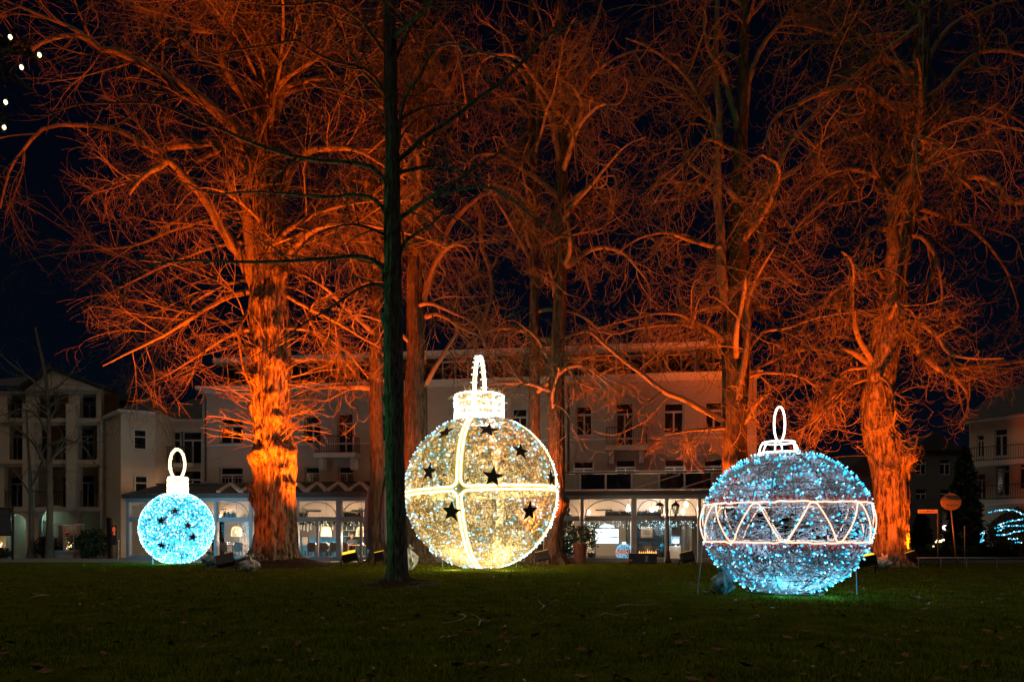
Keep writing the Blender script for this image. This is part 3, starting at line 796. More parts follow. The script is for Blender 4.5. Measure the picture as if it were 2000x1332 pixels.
# squiggly garland netting
N = 7600
el = np.arcsin(g.uniform(-0.99, 0.955, N)); az = g.uniform(-np.pi, np.pi, N)
K = 7
ww = np.empty((N, K, 2)); ww[:, 0, 0], ww[:, 0, 1] = az, el
hd = g.uniform(0, 2 * np.pi, N); cu = g.normal(0, .9, N)
for k in range(1, K):
    hd = hd + cu + g.normal(0, .5, N)
    st = 0.115 / GR
    ww[:, k, 1] = np.clip(ww[:, k - 1, 1] + st * np.sin(hd), -1.5, 1.4)
    ww[:, k, 0] = ww[:, k - 1, 0] + st * np.cos(hd) / np.maximum(np.cos(ww[:, k, 1]), .15)
pts = gp(ww[..., 0], ww[..., 1]) * 1.0
pts = pts + g.normal(0, .02, (N, K, 3))
MB().tubes(pts, np.full((N, K), 0.0105), 3, cap=False).build('wire_netting', GOLD, gold, kind='stuff')
# frame hoops
fr = MB()
for e_ in np.linspace(R(-75), R(62), 10):
    a = np.linspace(0, 2 * np.pi, 64, endpoint=False)
    fr.tubes(gp(a, np.full(64, e_), GR - .03)[None], .014, 4, True)
for a_ in range(16):
    e = np.linspace(R(-89), R(70), 40)
    fr.tubes(gp(np.full(40, AZ0 + a_ * np.pi / 8), e, GR - .03)[None], .014, 4)
fr.build('frame', GOLD, gold)
# gold bands behind the ropes
bd = MB()
def band(az_f, el_f, n):
    a, b = gp(*az_f, GR - .012), gp(*el_f, GR - .012)
    V = np.concatenate([a, b]); i = np.arange(n)
    j = (i + 1) % n
    bd.add(V, np.stack([i, j, n + j, n + i], -1))
# ropes: each of the eight shell panels has its own outline with rounded corners
ins, rc = 0.024, 0.085
def panel_outline(a0, a1, e0, e1):
    pts = []
    def arc(ca, ce, s0):
        for k in range(5):
            t = s0 + k / 4 * math.pi / 2
            c = max(math.cos(ce), .15)
            pts.append((ca + rc * math.cos(t) / c, ce + rc * math.sin(t)))
    def inset(a_edge, sgn, e):
        return a_edge + sgn * ins / max(math.cos(e), .12)
    M = 14
    es = np.linspace(e0 + rc, e1 - rc, M)
    P_ = [(inset(a0, 1, e), e) for e in es[::-1]]
    # lower-left corner
    cl = lambda t: t
    P_ += [(a0 + (ins + rc * (1 - math.cos(t))) / max(math.cos(e0), .12), e0 + rc * (1 - math.sin(t))) for t in np.linspace(0, np.pi / 2, 5)[1:]]
    aa = np.linspace(a0 + (ins + rc) / max(math.cos(e0), .12), a1 - (ins + rc) / max(math.cos(e0), .12), M)
    P_ += [(a, e0) for a in aa]
    P_ += [(a1 - (ins + rc * (1 - math.sin(t))) / max(math.cos(e0), .12), e0 + rc * (1 - math.cos(t))) for t in np.linspace(0, np.pi / 2, 5)[1:]]
    P_ += [(inset(a1, -1, e), e) for e in es]
    return np.array(P_)
for k in range(4):
    a0, a1 = AZ0 + k * np.pi / 2, AZ0 + (k + 1) * np.pi / 2
    front = k in (0, 3)
    for top in (1, 0):
        q = panel_outline(a0, a1, ins * 1.0, R(70)) if top else panel_outline(a0, a1, ins, R(88)) * np.array([1, -1])
        rope(gp(q[:, 0], q[:, 1], GR + .02), 0.044 if front else .022, False, 5).build('rope_light', ROPE_GOLD, gold, smooth=True)
n = 96
a = np.linspace(-np.pi, np.pi, n, endpoint=False)
band((a, np.full(n, ins * 1.9)), (a, np.full(n, -ins * 1.9)), n)
for k in range(4):
    e = np.linspace(R(-87), R(70), 50)
    w = .06 / np.maximum(np.cos(e), .1)
    A_, B_ = gp(AZ0 + k * np.pi / 2 - w, e, GR - .012), gp(AZ0 + k * np.pi / 2 + w, e, GR - .012)
    i = np.arange(49)
    bd.add(np.concatenate([A_, B_]), np.stack([i, i + 1, 51 + i, 50 + i], -1))
bd.build('gold_band', GOLD, gold)
# bulbs: cyan body stands in for the halo, white core for the glare
nb = 1500
el = np.arcsin(g.uniform(-0.985, 0.94, nb)); az = g.uniform(-np.pi, np.pi, nb)
keep = np.array([mnoise.noise((math.sin(a_) * 3, math.cos(a_) * 3, e_ * 5)) > -.35 for a_, e_ in zip(az, el)])
el, az = el[keep], az[keep]
h = int(len(el) * .6)
MB().octas(gp(az, el, GR + .03), g.uniform(.026, .044, len(el))).build('led_bulbs', LED_CYAN, gold, kind='stuff')
MB().octas(gp(az[:h], el[:h], GR + .062), g.uniform(.022, .036, h)).build('led_white_cores', LED_ICE, gold, kind='stuff')
# neck
top = gp(0., R(90), GR)
nc = top + np.array([0.0, 0, -0.18])
nk = np.random.default_rng(4)
NR, NH = 0.985, 1.02
N = 900
z0 = nk.uniform(0, NH, N); a0 = nk.uniform(0, 2 * np.pi, N)
pa = a0[:, None] + np.cumsum(nk.normal(0, .06, (N, 6)), 1); pz = np.clip(z0[:, None] + np.cumsum(nk.normal(0, .05, (N, 6)), 1), 0, NH)
MB().tubes(np.stack([nc[0] + NR * np.sin(pa), nc[1] - NR * np.cos(pa), nc[2] + pz], -1), np.full((N, 6), .009), 3, cap=False).build('neck_netting', GOLD, gold, kind='stuff')
a = np.linspace(0, 2 * np.pi, 60, endpoint=False)
for zz, rr, r_, m_ in ((NH, NR + .02, .036, ROPE_WHITE), (NH * .70, NR + .015, .028, ROPE_GOLD), (NH * .42, NR + .015, .04, ROPE_WHITE), (NH * .16, NR + .02, .05, ROPE_WHITE), (0.0, NR + .05, .05, ROPE_WHITE)):
    rope(np.stack([nc[0] + rr * np.sin(a), nc[1] - rr * np.cos(a), np.full(60, nc[2] + zz)], -1), r_, True).build('neck_rope_light', m_, gold, smooth=True)
for k in range(7):
    aa = AZ0 + k * 2 * np.pi / 7
    rope([nc + np.array([(NR + .01) * math.sin(aa), -(NR + .01) * math.cos(aa), z]) for z in np.linspace(0, NH, 5)], .03).build('neck_rope_light', ROPE_WHITE, gold, smooth=True)
nb = 340
aa, zz = nk.uniform(0, 2 * np.pi, nb), nk.uniform(0, NH, nb)
MB().octas(np.stack([nc[0] + (NR + .05) * np.sin(aa), nc[1] - (NR + .05) * np.cos(aa), nc[2] + zz], -1), nk.uniform(.03, .05, nb)).build('neck_bulbs', LED_ICE, gold, kind='stuff')
lid = MB()
rr = np.sqrt(nk.uniform(0, 1, 260)) * NR * .96; aa = nk.uniform(0, 2 * np.pi, 260)
lp = np.stack([nc[0] + rr * np.cos(aa), nc[1] + rr * np.sin(aa), np.full(260, nc[2] + NH * .9)], -1)
lid.tubes(grow(nk, lp, nk.standard_normal((260, 3)) * [1, 1, .1], .5, 6, .5), np.full((260, 6), .012), 3, cap=False)
lid.build('neck_lid', GOLD, gold)
# hanger: an arch seen almost edge on, front leg at the front rim
t = np.linspace(0, np.pi, 26)
ha = R(-15)
hz = nc[2] + NH
hd_ = np.array([math.sin(ha), -math.cos(ha), 0])
for dx, r_, m_ in ((-.05, .024, ROPE_GOLD), (.05, .034, ROPE_WHITE)):
    pts = [nc + hd_ * .72 * math.cos(q) + np.array([dx + .02, 0, NH - .1 + 1.78 * math.sin(q)]) for q in t]
    rope([pts[0] + np.array([0, 0, -.45])] + pts, r_).build('hanger_rope', m_, gold, smooth=True)
hb = np.array([nc + hd_ * .72 * math.cos(q) + np.array([s * .11, 0, NH - .1 + 1.78 * math.sin(q)]) for q in np.linspace(.1, 3.0, 15) for s in (-1, 1)])
MB().octas(hb, .034).build('hanger_bulbs', LED_ICE, gold, kind='stuff')
# stars
def star_at(px, py, r, rot, mat_):
    d = P(px, py, 1.0) - np.array([0, 0, EYE]); o = np.array([0, 0, EYE]); c = np.array([gx, GY, GZ])
    d = unit(d); b = np.dot(c - o, d); disc = max((GR + .06) ** 2 - (np.dot(c - o, c - o) - b * b), 0)
    hit = o + d * (b - math.sqrt(disc))
    n_ = unit(hit - c)
    up = np.array([math.sin(rot), 0.0, math.cos(rot)]) + n_ * .01
    up = unit(up - np.dot(up, n_) * n_)
    mb = MB(); star_mesh(mb, hit - np.array([gx, GY, 0]), n_, up, r, r * .42, .02)
    mb.build('star', mat_, gold)
for px, py, r, rot in ((963, 931, .42, .12), (838, 921, .37, .1), (882, 999, .42, .15), (1034, 998, .40, -.1), (1017, 881, .36, .25), (1077, 934, .36, .1), (953, 839, .40, .2), (870, 844, .36, -.2)):
    star_at(px, py, r, rot, STAR_DARK)
for px, py in ((872, 1105), (1008, 1103), (946, 1107)):
    q = P(px, py, 2000 / (py - HOR))
    MB().cyl((q[0] - gx, -.35, -.05), (q[0] - gx, -.35, .35), .018, .018, 6).build('stake', STEEL, gold)
bulb_fill_lamp(gold, GZ, 540, (1.0, .86, .60), .8)
bulb_fill_lamp(gold, .5, 130, (1.0, .82, .45), .4)
bulb_fill_lamp(gold, GZ + GR + .5, 14, (1.0, .8, .5), .3)

# ---- small blue ornament far left
LY = 32.6
lx = (346 - 1000) / FPX * LY
ice = thing('small_ornament', 'small christmas bauble densely covered in icy blue bulbs', 'light ornament', (lx, LY, 0), 0, 'giant lit baubles on the lawn')
LR_, LZ, LC = 1.57, 1.66, 1.66
def lp_(az, el, k=1.0):
    return sph(az, el) * np.array([LR_ * k, LR_ * k, LZ * k]) + np.array([0, 0, LC])
g = np.random.default_rng(13)
N = 2400
el = np.arcsin(g.uniform(-.99, .97, N)); az = g.uniform(-np.pi, np.pi, N)
d1 = g.normal(0, .05, (N, 6)).cumsum(1); d2 = g.normal(0, .05, (N, 6)).cumsum(1)
MB().tubes(lp_(az[:, None] + d1 / np.maximum(np.cos(el), .2)[:, None], np.clip(el[:, None] + d2, -1.55, 1.5)), np.full((N, 6), .010), 3, cap=False).build('wire_netting', WHITE_WIRE, ice, kind='stuff')
STARS_L = [(313, 1016, .21, .1, 0), (381, 1024, .20, .2, 1), (310, 1071, .20, .2, 0), (406, 1061, .21, .1, 0), (344, 987, .2, 0, 1)]
nb = 3900
el = np.arcsin(g.uniform(-.995, .985, nb)); az = g.uniform(-np.pi, np.pi, nb)
B_ = lp_(az, el, 1.02)
keep = np.ones(nb, bool)
for px, py, r, rot, tan in STARS_L:
    q = P(px, py, LY - 1.7) - np.array([lx, LY, 0])
    d = unit((q - np.array([0, 0, LC])) * [1 / 1.1, 1, 1])
    keep &= ~((np.linalg.norm(B_ - (np.array([0, 0, LC]) + d * 1.62), axis=1) < r * .95))
B_ = B_[keep]; h = int(len(B_) * .5)
MB().octas(B_, g.uniform(.034, .050, len(B_))).build('led_bulbs', LED_CYAN, ice, kind='stuff')
MB().octas(B_[:h] + unit(B_[:h] - [0, 0, LC]) * .035, g.uniform(.024, .038, h)).build('led_white_cores', LED_ICE, ice, kind='stuff')  # white cores imitate the glare of the bulbs, cyan bodies their halo
for px, py, r, rot, tan in STARS_L:
    q = P(px, py, LY - 1.7) - np.array([lx, LY, 0]) - np.array([0, 0, LC])
    n_ = unit(q * [1 / 1.1, 1, 1]); up = unit(np.array([math.sin(rot), 0, math.cos(rot)]) - n_ * np.dot(n_, [math.sin(rot), 0, math.cos(rot)]))
    mb = MB(); star_mesh(mb, np.array([0, 0, LC]) + n_ * LR_ * 1.05, n_, up, r * 1.0, r * .42, .015)
    mb.build('star', STAR_TAN if tan else STAR_DARK, ice)
hp = MB()
for k in range(12):
    e = np.linspace(-1.5, 1.45, 30); hp.tubes(lp_(np.full(30, k * np.pi / 6), e, .985)[None], .012, 4)
hp.build('frame', WHITE_WIRE, ice)
nc = np.array([.03, 0, LC + LZ - .12]); NR2, NH2 = .40, .86
for zz, r_ in ((NH2, .045), (NH2 * .74, .04), (NH2 * .5, .045), (NH2 * .26, .05), (.02, .055)):
    a = np.linspace(0, 2 * np.pi, 36, endpoint=False)
    rope(np.stack([nc[0] + NR2 * np.sin(a), -NR2 * np.cos(a), np.full(36, nc[2] + zz)], -1), r_, True).build('neck_rope_light', ROPE_WHITE, ice, smooth=True)
nb = 420
aa, zz = g.uniform(0, 2 * np.pi, nb), g.uniform(0, NH2, nb)
MB().octas(np.stack([nc[0] + (NR2 + .03) * np.sin(aa), -(NR2 + .03) * np.cos(aa), nc[2] + zz], -1), g.uniform(.04, .06, nb)).build('neck_bulbs', LED_WARM, ice, kind='stuff')
MB().lathe([(NR2 - .05, 0), (NR2 - .05, NH2 - .05), (.02, NH2 - .05)], nc, 24).build('neck_collar', GOLD, ice)
t = np.linspace(0, 2 * np.pi, 40, endpoint=False)
rc_ = nc + np.array([-.02, 0, NH2 + .66])
ring = np.stack([rc_[0] + .30 * np.cos(t), rc_[1] + .12 * np.cos(t), rc_[2] + .70 * np.sin(t)], -1)
rope(ring, .060, True, 8).build('hanger_ring', ROPE_GOLD, ice, smooth=True)
MB().octas(np.repeat(ring, 3, 0) + g.normal(0, .03, (120, 3)), .026).build('hanger_bulbs', LED_WARM, ice, kind='stuff')
for dx in (-.7, .65):
    MB().cyl((dx, -.9, -.05), (dx, -.9, .5), .02, .02, 6).build('stake', STEEL, ice)
bulb_fill_lamp(ice, .3, 260, (.12, .75, 1.0), .25)
bulb_fill_lamp(ice, LC, 130, (.12, .72, 1.0), .6)

# ---- blue and white ornament on the right
RY = 16.8
rx = (1532 - 1000) / FPX * RY
blue = thing('blue_ornament', 'giant christmas bauble of silver wire with blue bulbs and pale zigzag band', 'light ornament', (rx, RY, 0), 0, 'giant lit baubles on the lawn')
BR_, BZ, BC = 1.92, 1.73, 1.71
def bp(az, el, k=1.0):
    return sph(az, el) * np.array([BR_ * k, BR_ * k, BZ * k]) + np.array([0, 0, BC])
E0 = math.asin(.44 / BZ)
g = np.random.default_rng(23)
def chords(n, e0, e1, lmin, lmax, flat=1.0):
    el = np.arcsin(g.uniform(math.sin(e0), math.sin(e1), n * 2)); az = g.uniform(-np.pi, np.pi, n * 2)
    sc_ = np.array([mnoise.noise(tuple(q * 4.2)) for q in sph(az, el)])
    k_ = np.sort(np.argsort(-sc_ + g.normal(0, .18, n * 2))[:n]); el, az = el[k_], az[k_]
    th = g.uniform(0, 2 * np.pi, n); L = g.uniform(lmin, lmax, n)
    t = np.linspace(-.5, .5, 4)[None]
    e = np.clip(el[:, None] + flat * np.sin(th)[:, None] * L[:, None] * t, e0, e1)
    a = az[:, None] + np.cos(th)[:, None] * L[:, None] * t / np.maximum(np.cos(el), .25)[:, None]
    return bp(a, e) + g.normal(0, .012, (n, 4, 3))
wr = MB()
wr.tubes(chords(1750, E0, 1.35, .12, .40), np.full((1750, 4), .0078), 3, cap=False)
wr.tubes(chords(1950, -1.5, -E0, .12, .40), np.full((1950, 4), .0078), 3, cap=False)
wr.tubes(chords(850, -E0, E0, .10, .5, .5), np.full((850, 4), .0066), 3, cap=False)
wr.build('wire_tangle', SILVER, blue, kind='stuff')
fr = MB()
for e_ in (-1.25, -.9, -.55, 0, .55, .9, 1.2):
    a = np.linspace(0, 2 * np.pi, 60, endpoint=False); fr.tubes(bp(a, np.full(60, e_), .99)[None], .014, 5, True)
for k in range(10):
    e = np.linspace(-1.5, 1.3, 34); fr.tubes(bp(np.full(34, k * np.pi / 5 + .1), e, .99)[None], .014, 5)
fr.build('frame', IRON, blue)
a = np.linspace(0, 2 * np.pi, 90, endpoint=False)
wob = .006 * g.standard_normal(90)
for s in (1, -1):
    rope(bp(a, np.full(90, s * E0) + wob, 1.03), .018, True).build('band_rope_light', ROPE_PINK, blue, smooth=True)
    q = bp(np.repeat(a, 16), s * (E0 + .025 + .055 * g.uniform(0, 1, 1440)), 1.02)
    MB().tubes(np.stack([q, q + g.normal(0, .030, (1440, 3)) + np.array([0, 0, s * .022])], 1), .008, 3, cap=False).build('red_tinsel', RED_TINSEL, blue, kind='stuff')
# zigzag, ten waves
u = np.linspace(0, 2 * np.pi, 260, endpoint=False)
ph = (u + R(4)) * 10
zg = np.clip(1.32 * (2 / np.pi) * np.arcsin(np.cos(ph) * .995), -1, 1) * E0 * .97
bulge = 1.03 + .012 * np.cos(zg / E0 * np.pi / 2)
zz_pts = np.stack([BR_ * bulge * np.cos(zg) * np.sin(u), -BR_ * bulge * np.cos(zg) * np.cos(u), BC + BZ * np.sin(zg)], -1)
rope(zz_pts, .016, True).build('zigzag_rope_light', ROPE_PINK, blue, smooth=True)
nb = 1500
el = np.arcsin(g.uniform(-.99, .96, nb)); az = g.uniform(-np.pi, np.pi, nb)
inb = np.abs(el) < E0
sel = ~inb | (g.uniform(0, 1, nb) < .5)
el, az = el[sel], az[sel]
B_ = bp(az, el, 1.025); nrm = unit(sph(az, el))
st_ = unit(nrm + g.normal(0, .8, nrm.shape)) * g.uniform(.0, .06, (len(el), 1))
h = int(len(el) * .45)
MB().octas(B_, g.uniform(.018, .036, len(el)), st_).build('led_bulbs', LED_CYAN, blue, kind='stuff')
MB().octas(B_[:h] + nrm[:h] * .028 + st_[:h] * .6, g.uniform(.012, .020, h)).build('led_white_cores', LED_ICE, blue, kind='stuff')  # overbright centre of each cyan bulb shaped as a separate white core
# crown-shaped cap and ring
c0 = np.array([-.14, 0, BC + BZ - .02])
for rr, zz in ((.48, 0.0), (.37, .27)):
    rope(np.stack([c0[0] + rr * np.sin(a), -rr * np.cos(a), np.full(90, c0[2] + zz)], -1), .019, True).build('cap_rope_light', ROPE_WHITE, blue, smooth=True)
for k in range(6):
    aa = k * np.pi / 3 + .5
    q = [c0 + np.array([r_ * math.sin(aa), -r_ * math.cos(aa), z_]) for r_, z_ in ((.48, 0), (.46, .12), (.43, .2), (.37, .27))]
    rope(q, .018).build('cap_rope_light', ROPE_WHITE, blue, smooth=True)
t = np.linspace(0, 2 * np.pi, 40, endpoint=False)
rope(np.stack([c0[0] + .02 + .118 * np.cos(t), -.04 * np.cos(t), c0[2] + .72 + .43 * np.sin(t)], -1), .023, True).build('hanger_ring', ROPE_WHITE, blue, smooth=True)
for ax_, bx_, by_, tx_, tz_ in ((1363, 1362, 1155, 1372, 1060), (1674, 1674, 1160, 1672, 1085)):
    q, p_ = P(bx_, by_, RY - .4), P(tx_, tz_, RY - .2)
    MB().cyl((q[0] - rx, q[1] - RY, -.04), (p_[0] - rx, p_[1] - RY, p_[2]), .017, .017, 8).build('support_pole', STEEL, blue)
MB().lathe([(.9, 0), (.92, .03), (.86, .05)], (0, 0, 0), 30).build('base_ring', IRON, blue)
bulb_fill_lamp(blue, BC, 85, (.70, .88, 1.0), .6)
bulb_fill_lamp(blue, .35, 75, (.03, .62, 1.0), .3)

# added unseen lamps under each front stand in for bulb light on the grass
for x in (-1.0, 1.0):
    bulb_fill_lamp(gold, .34, 62, (1.0, .86, .50), .15, x, -2.15)
bulb_fill_lamp(ice, .25, 55, (.12, .78, 1.0), .1, 0, -1.1)
for x in (-.5, .5):
    bulb_fill_lamp(blue, .22, 13, (.10, .72, 1.0), .1, x, -1.25)
# ---------------------------------------------------------------- floodlights on the ground, bags, cables
def aim(o, a, b):
    o.rotation_euler = Vector(np.asarray(b) - np.asarray(a)).to_track_quat('-Z', 'Y').to_euler()

def floodlight(px, py, label, power, tgt, ang=90, beam=0, btgt=None, bang=60, face=0.0, w=.62, col=(1.0, .118, .002), Y=None, tilt=.35, soft=.15, lens=None, grp='amber floodlights on the lawn'):
    """black lamp box on a yoke, amber lens on its top face, with the lamp's own spot light"""
    Y = Y or 2000 / (py - HOR)
    b = P(px, py, Y); b[2] = 0
    t = thing('floodlight', label, 'floodlight', tuple(b), face, grp)
    hw, hd, hh = w / 2, .17, .19
    c = np.array([0, 0, .42]); ca, sa = math.cos(tilt), math.sin(tilt)
    ax = np.array([hw, 0, hw * .22]); az_ = unit(np.array([-.2, -sa, ca])) ; ay = unit(np.cross(az_, ax)); az_ = unit(np.cross(ax, ay))
    body = MB().obox(c, ax, ay * hd, az_ * hh)
    for k in range(-3, 4):
        body.obox(c - az_ * (hh + .02) + ax * k / 3.6, ax * .03, ay * hd * .8, az_ * .035)
    body.build('housing', BLACK, t)
    MB().obox(c + az_ * (hh + .004), ax * .90, ay * hd * .8, az_ * .008).build('lens', lens or AMBER, t)
    for s in (-1, 1):
        top = c + ax * s * 1.06
        MB().bar(top, (top[0] + s * .06, .22, .0), .05, .02).bar(top, (top[0] + s * .06, -.22, .0), .05, .02).build('leg', BLACK, t)
    lp = c + az_ * (hh + .10)
    cr, sr = math.cos(face), math.sin(face)
    for pw, tg, an in ((power, tgt, ang), (beam, btgt, bang)):
        if not pw: continue
        d = bpy.data.lights.new('lamp_light', 'SPOT')
        d.energy, d.color, d.spot_size, d.spot_blend, d.shadow_soft_size = pw, col, R(an), .75, soft
        o = bpy.data.objects.new('lamp_light', d); SC.collection.objects.link(o)
        o.parent = t
        o.location = lp
        T = np.asarray(tg, float) - b
        aim(o, lp, (T[0] * cr + T[1] * sr, -T[0] * sr + T[1] * cr, T[2]))
    return t

def bag(px, py, size, m, label, seed, cat='bag', name='plastic_bag', Y=None, tall=1.0):
    """crumpled plastic bag tied round a plug connection"""
    Y = Y or 2000 / (py - HOR)
    g = np.random.default_rng(seed)
    b = P(px, py, Y); b[2] = 0
    t = thing(name, label, cat, tuple(b), 0, 'plastic bags over cable plugs')
    S, K = 22, 14
    V = np.empty((K, S, 3))
    for i in range(K):
        q = i / (K - 1)
        r = size * (.55 * math.sin(np.pi * min(q * 1.1, 1) * .86 + .3) + .06)
        for j in range(S):
            a = j / S * 2 * np.pi
            n = mnoise.noise((math.cos(a) * 2.5 + seed, math.sin(a) * 2.5, q * 4))
            f = .16 * math.cos(7 * a + 4 * n)
            V[i, j] = (r * (1 + .5 * n + f) * math.cos(a), r * .8 * (1 + .5 * n + f) * math.sin(a), size * tall * q * 1.15 + size * .05 * n)
    idx = np.arange(K * S).reshape(K, S); nx = np.roll(idx, -1, 1)
    MB().add(V.reshape(-1, 3), np.stack([idx[:-1], nx[:-1], nx[1:], idx[1:]], -1).reshape(-1, 4)).build('bag_body', m, t)
    top = np.array([0, 0, size * tall * 1.1])
    kn = MB()
    for k in range(5):
        a = k * 1.3
        kn.tubes(grow(g, [top - (0, 0, .06)], [(math.cos(a), math.sin(a), 1.2)], size * .5, 5, .2), np.array([[.03, .04, .05, .045, .01]]) * size * 2, 5)
    kn.build('bag_knot', m, t)
    return t

GREENLENS = glow('green_lens', (.1, 1.0, .35), 1.5)
# amber lights, each beside its tree; the unseen one behind the gold ornament inferred
def up(px, Y, dx=0.0, dy=-1.0, z=14.0):
    p = P(px, 1000, Y); return np.array([p[0] + dx, p[1] + dy, z])
floodlight(683, 1105, 'black amber floodlight on the grass left of the slender dark tree', 19000, up(683, 29.85, -3.0), 84, face=.15)
floodlight(742, 1096, 'low amber floodlight almost hidden beyond the slender dark tree', 6500, up(742, 30.6, 1.5, -.5), 78, face=-.1, w=.42, Y=30.6, tilt=.05)
floodlight(440, 1116, 'dark amber floodlight with a bag leaning on it before the burled lime', 500, P(533, 940, 30.0), 80, 40000, up(440, 25.6, -1.0, .8), 98, face=.4, tilt=-.5)
floodlight(1342, 1102, 'small amber floodlight on the grass left of the blue ornament', 14000, up(1342, 29.6, 1.2, -.6), 88, face=.1, w=.5, tilt=-.3, Y=29.6)
floodlight(1692, 1104, 'amber floodlight glowing just right of the blue ornament', 5600, P(1740, 800, 30.0), 120, 15000, up(1692, 26, -.5, 1.5), 92, face=-.2, Y=26.0, tilt=.15)
floodlight(1778, 1106, 'amber floodlight in the dark at the foot of leaning chestnut', 0, P(1735, 830, 30.2), 90, 14000, up(1778, 29.3, 1.0, -1.0), 88, face=.3, w=.5, Y=29.3, tilt=-.4)
floodlight(1058, 1105, 'amber floodlight standing behind the right edge of gold ornament', 13000, up(1058, 30.6, .5, -.2), 84, face=.1, Y=30.6, tilt=-.2)
# a green floodlight further along the lawn, just out of the picture on the left
floodlight(-190, 1150, 'green floodlight on the grass beyond the left edge', 2300, P(700, 700, 19.6), 70, face=1.2, Y=17.0, col=(.12, 1.0, .38), lens=GREENLENS, grp=None)
bag(488, 1116, .55, BAG, 'crumpled grey plastic bag in front of the burled lime', 1, tall=.85)
bag(410, 1106, .48, BAG_BLUE, 'pale blue plastic bag right of the small icy ornament', 2, Y=29.6)
bag(799, 1108, .5, BAG, 'white plastic bag hanging right of the slender dark tree', 3, Y=27.2, tall=1.5)
bag(1412, 1156, .40, BAG_BLUE, 'blue lit plastic bag at the left foot of blue ornament', 4, Y=16.3, tall=1.35)
bag(1726, 1108, .5, BAG, 'crumpled pale bag at the foot of the leaning chestnut', 5, Y=28.3, tall=.8)
# cables
CABLE = mat('cable', (.012, .012, .014), .5)
def cable(pts, label, r=.012):
    q = np.array([np.array([P(a, b, 2000 / (c - HOR))[0], 2000 / (c - HOR), h]) for a, b, c, h in pts])
    q, _ = resample(q, np.ones(len(q)), 30)
    tag(MB().tubes(q[None], r, 6).build('power_cable', CABLE, smooth=True), label, 'cable', 'power cables on the lawn')
cable([(1398, 1, 1157, .03), (1410, 1, 1156, .14), (1428, 1, 1156, .25), (1445, 1, 1156, .24), (1460, 1, 1157, .14), (1467, 1, 1158, .02)], 'dark cable looping out of the bag by the blue ornament')
cable([(1362, 1, 1156, .12), (1372, 1, 1157, .06), (1385, 1, 1160, .03), (1398, 1, 1157, .03)], 'dark cable from the pole to the bag by blue ornament')
cable([(640, 1, 1106, .05), (648, 1, 1105, .28), (660, 1, 1104, .3), (668, 1, 1104, .08), (676, 1, 1105, .02)], 'thin cable bowed over the grass beside the lit floodlight')
MB_ = MB().blob((0, 0, .05), (.10, .08, .05), 8, 5)
tag(MB_.build('plug_box', BLACK, loc=tuple(P(1393, 1158, 16.6) * [1, 1, 0])), 'small black plug on the grass left of blue bag', 'plug')
# little red markers in the grass
REDF = mat('red_petal', (.5, .06, .02), .6)
for px, py, lab in ((706, 1102, 'small red flower light in grass right of lit floodlight'), (1231, 1102, 'small orange flower light in grass before the dark bench')):
    Y = 2000 / (py - HOR); q = P(px, py, Y)
    t = thing('garden_marker', lab, 'marker', (q[0], Y, 0), 0, 'red markers in the lawn')
    MB().cyl((0, 0, 0), (0, 0, .16), .008, .008, 5).build('stem', BLACK, t)
    m = MB()
    for k in range(6):
        a = k * math.pi / 3; m.blob((.045 * math.cos(a), .045 * math.sin(a), .19), (.05, .05, .035), 6, 4)
    m.build('head', REDF, t)
# ---------------------------------------------------------------- hotel behind the lawn
def holed_wall(mb, x0, x1, z0, z1, holes, y0, y1):
    """wall slab between y0 (front) and y1 with rectangular holes (x0,x1,z0,z1)"""
    xs = sorted({x0, x1, *[h[0] for h in holes], *[h[1] for h in holes]}); zs = sorted({z0, z1, *[h[2] for h in holes], *[h[3] for h in holes]})
    xs = [x for x in xs if x0 <= x <= x1]; zs = [z for z in zs if z0 <= z <= z1]
    nx, nz = len(xs) - 1, len(zs) - 1
    S = np.ones((nx, nz), bool)
    for i in range(nx):
        for j in range(nz):
            cx, cz = (xs[i] + xs[i + 1]) / 2, (zs[j] + zs[j + 1]) / 2
            S[i, j] = not any(h[0] < cx < h[1] and h[2] < cz < h[3] for h in holes)
    s = lambda i, j: 0 <= i < nx and 0 <= j < nz and S[i, j]
    for i in range(nx):
        for j in range(nz):
            if not S[i, j]: continue
            a, b, c, d = xs[i], xs[i + 1], zs[j], zs[j + 1]
            q = lambda *v: mb.add(v, [(0, 1, 2, 3)])
            q((a, y0, c), (b, y0, c), (b, y0, d), (a, y0, d))
            q((b, y1, c), (a, y1, c), (a, y1, d), (b, y1, d))
            if not s(i - 1, j): q((a, y1, c), (a, y0, c), (a, y0, d), (a, y1, d))
            if not s(i + 1, j): q((b, y0, c), (b, y1, c), (b, y1, d), (b, y0, d))
            if not s(i, j - 1): q((a, y1, c), (b, y1, c), (b, y0, c), (a, y0, c))
            if not s(i, j + 1): q((a, y0, d), (b, y0, d), (b, y1, d), (a, y1, d))
    return mb

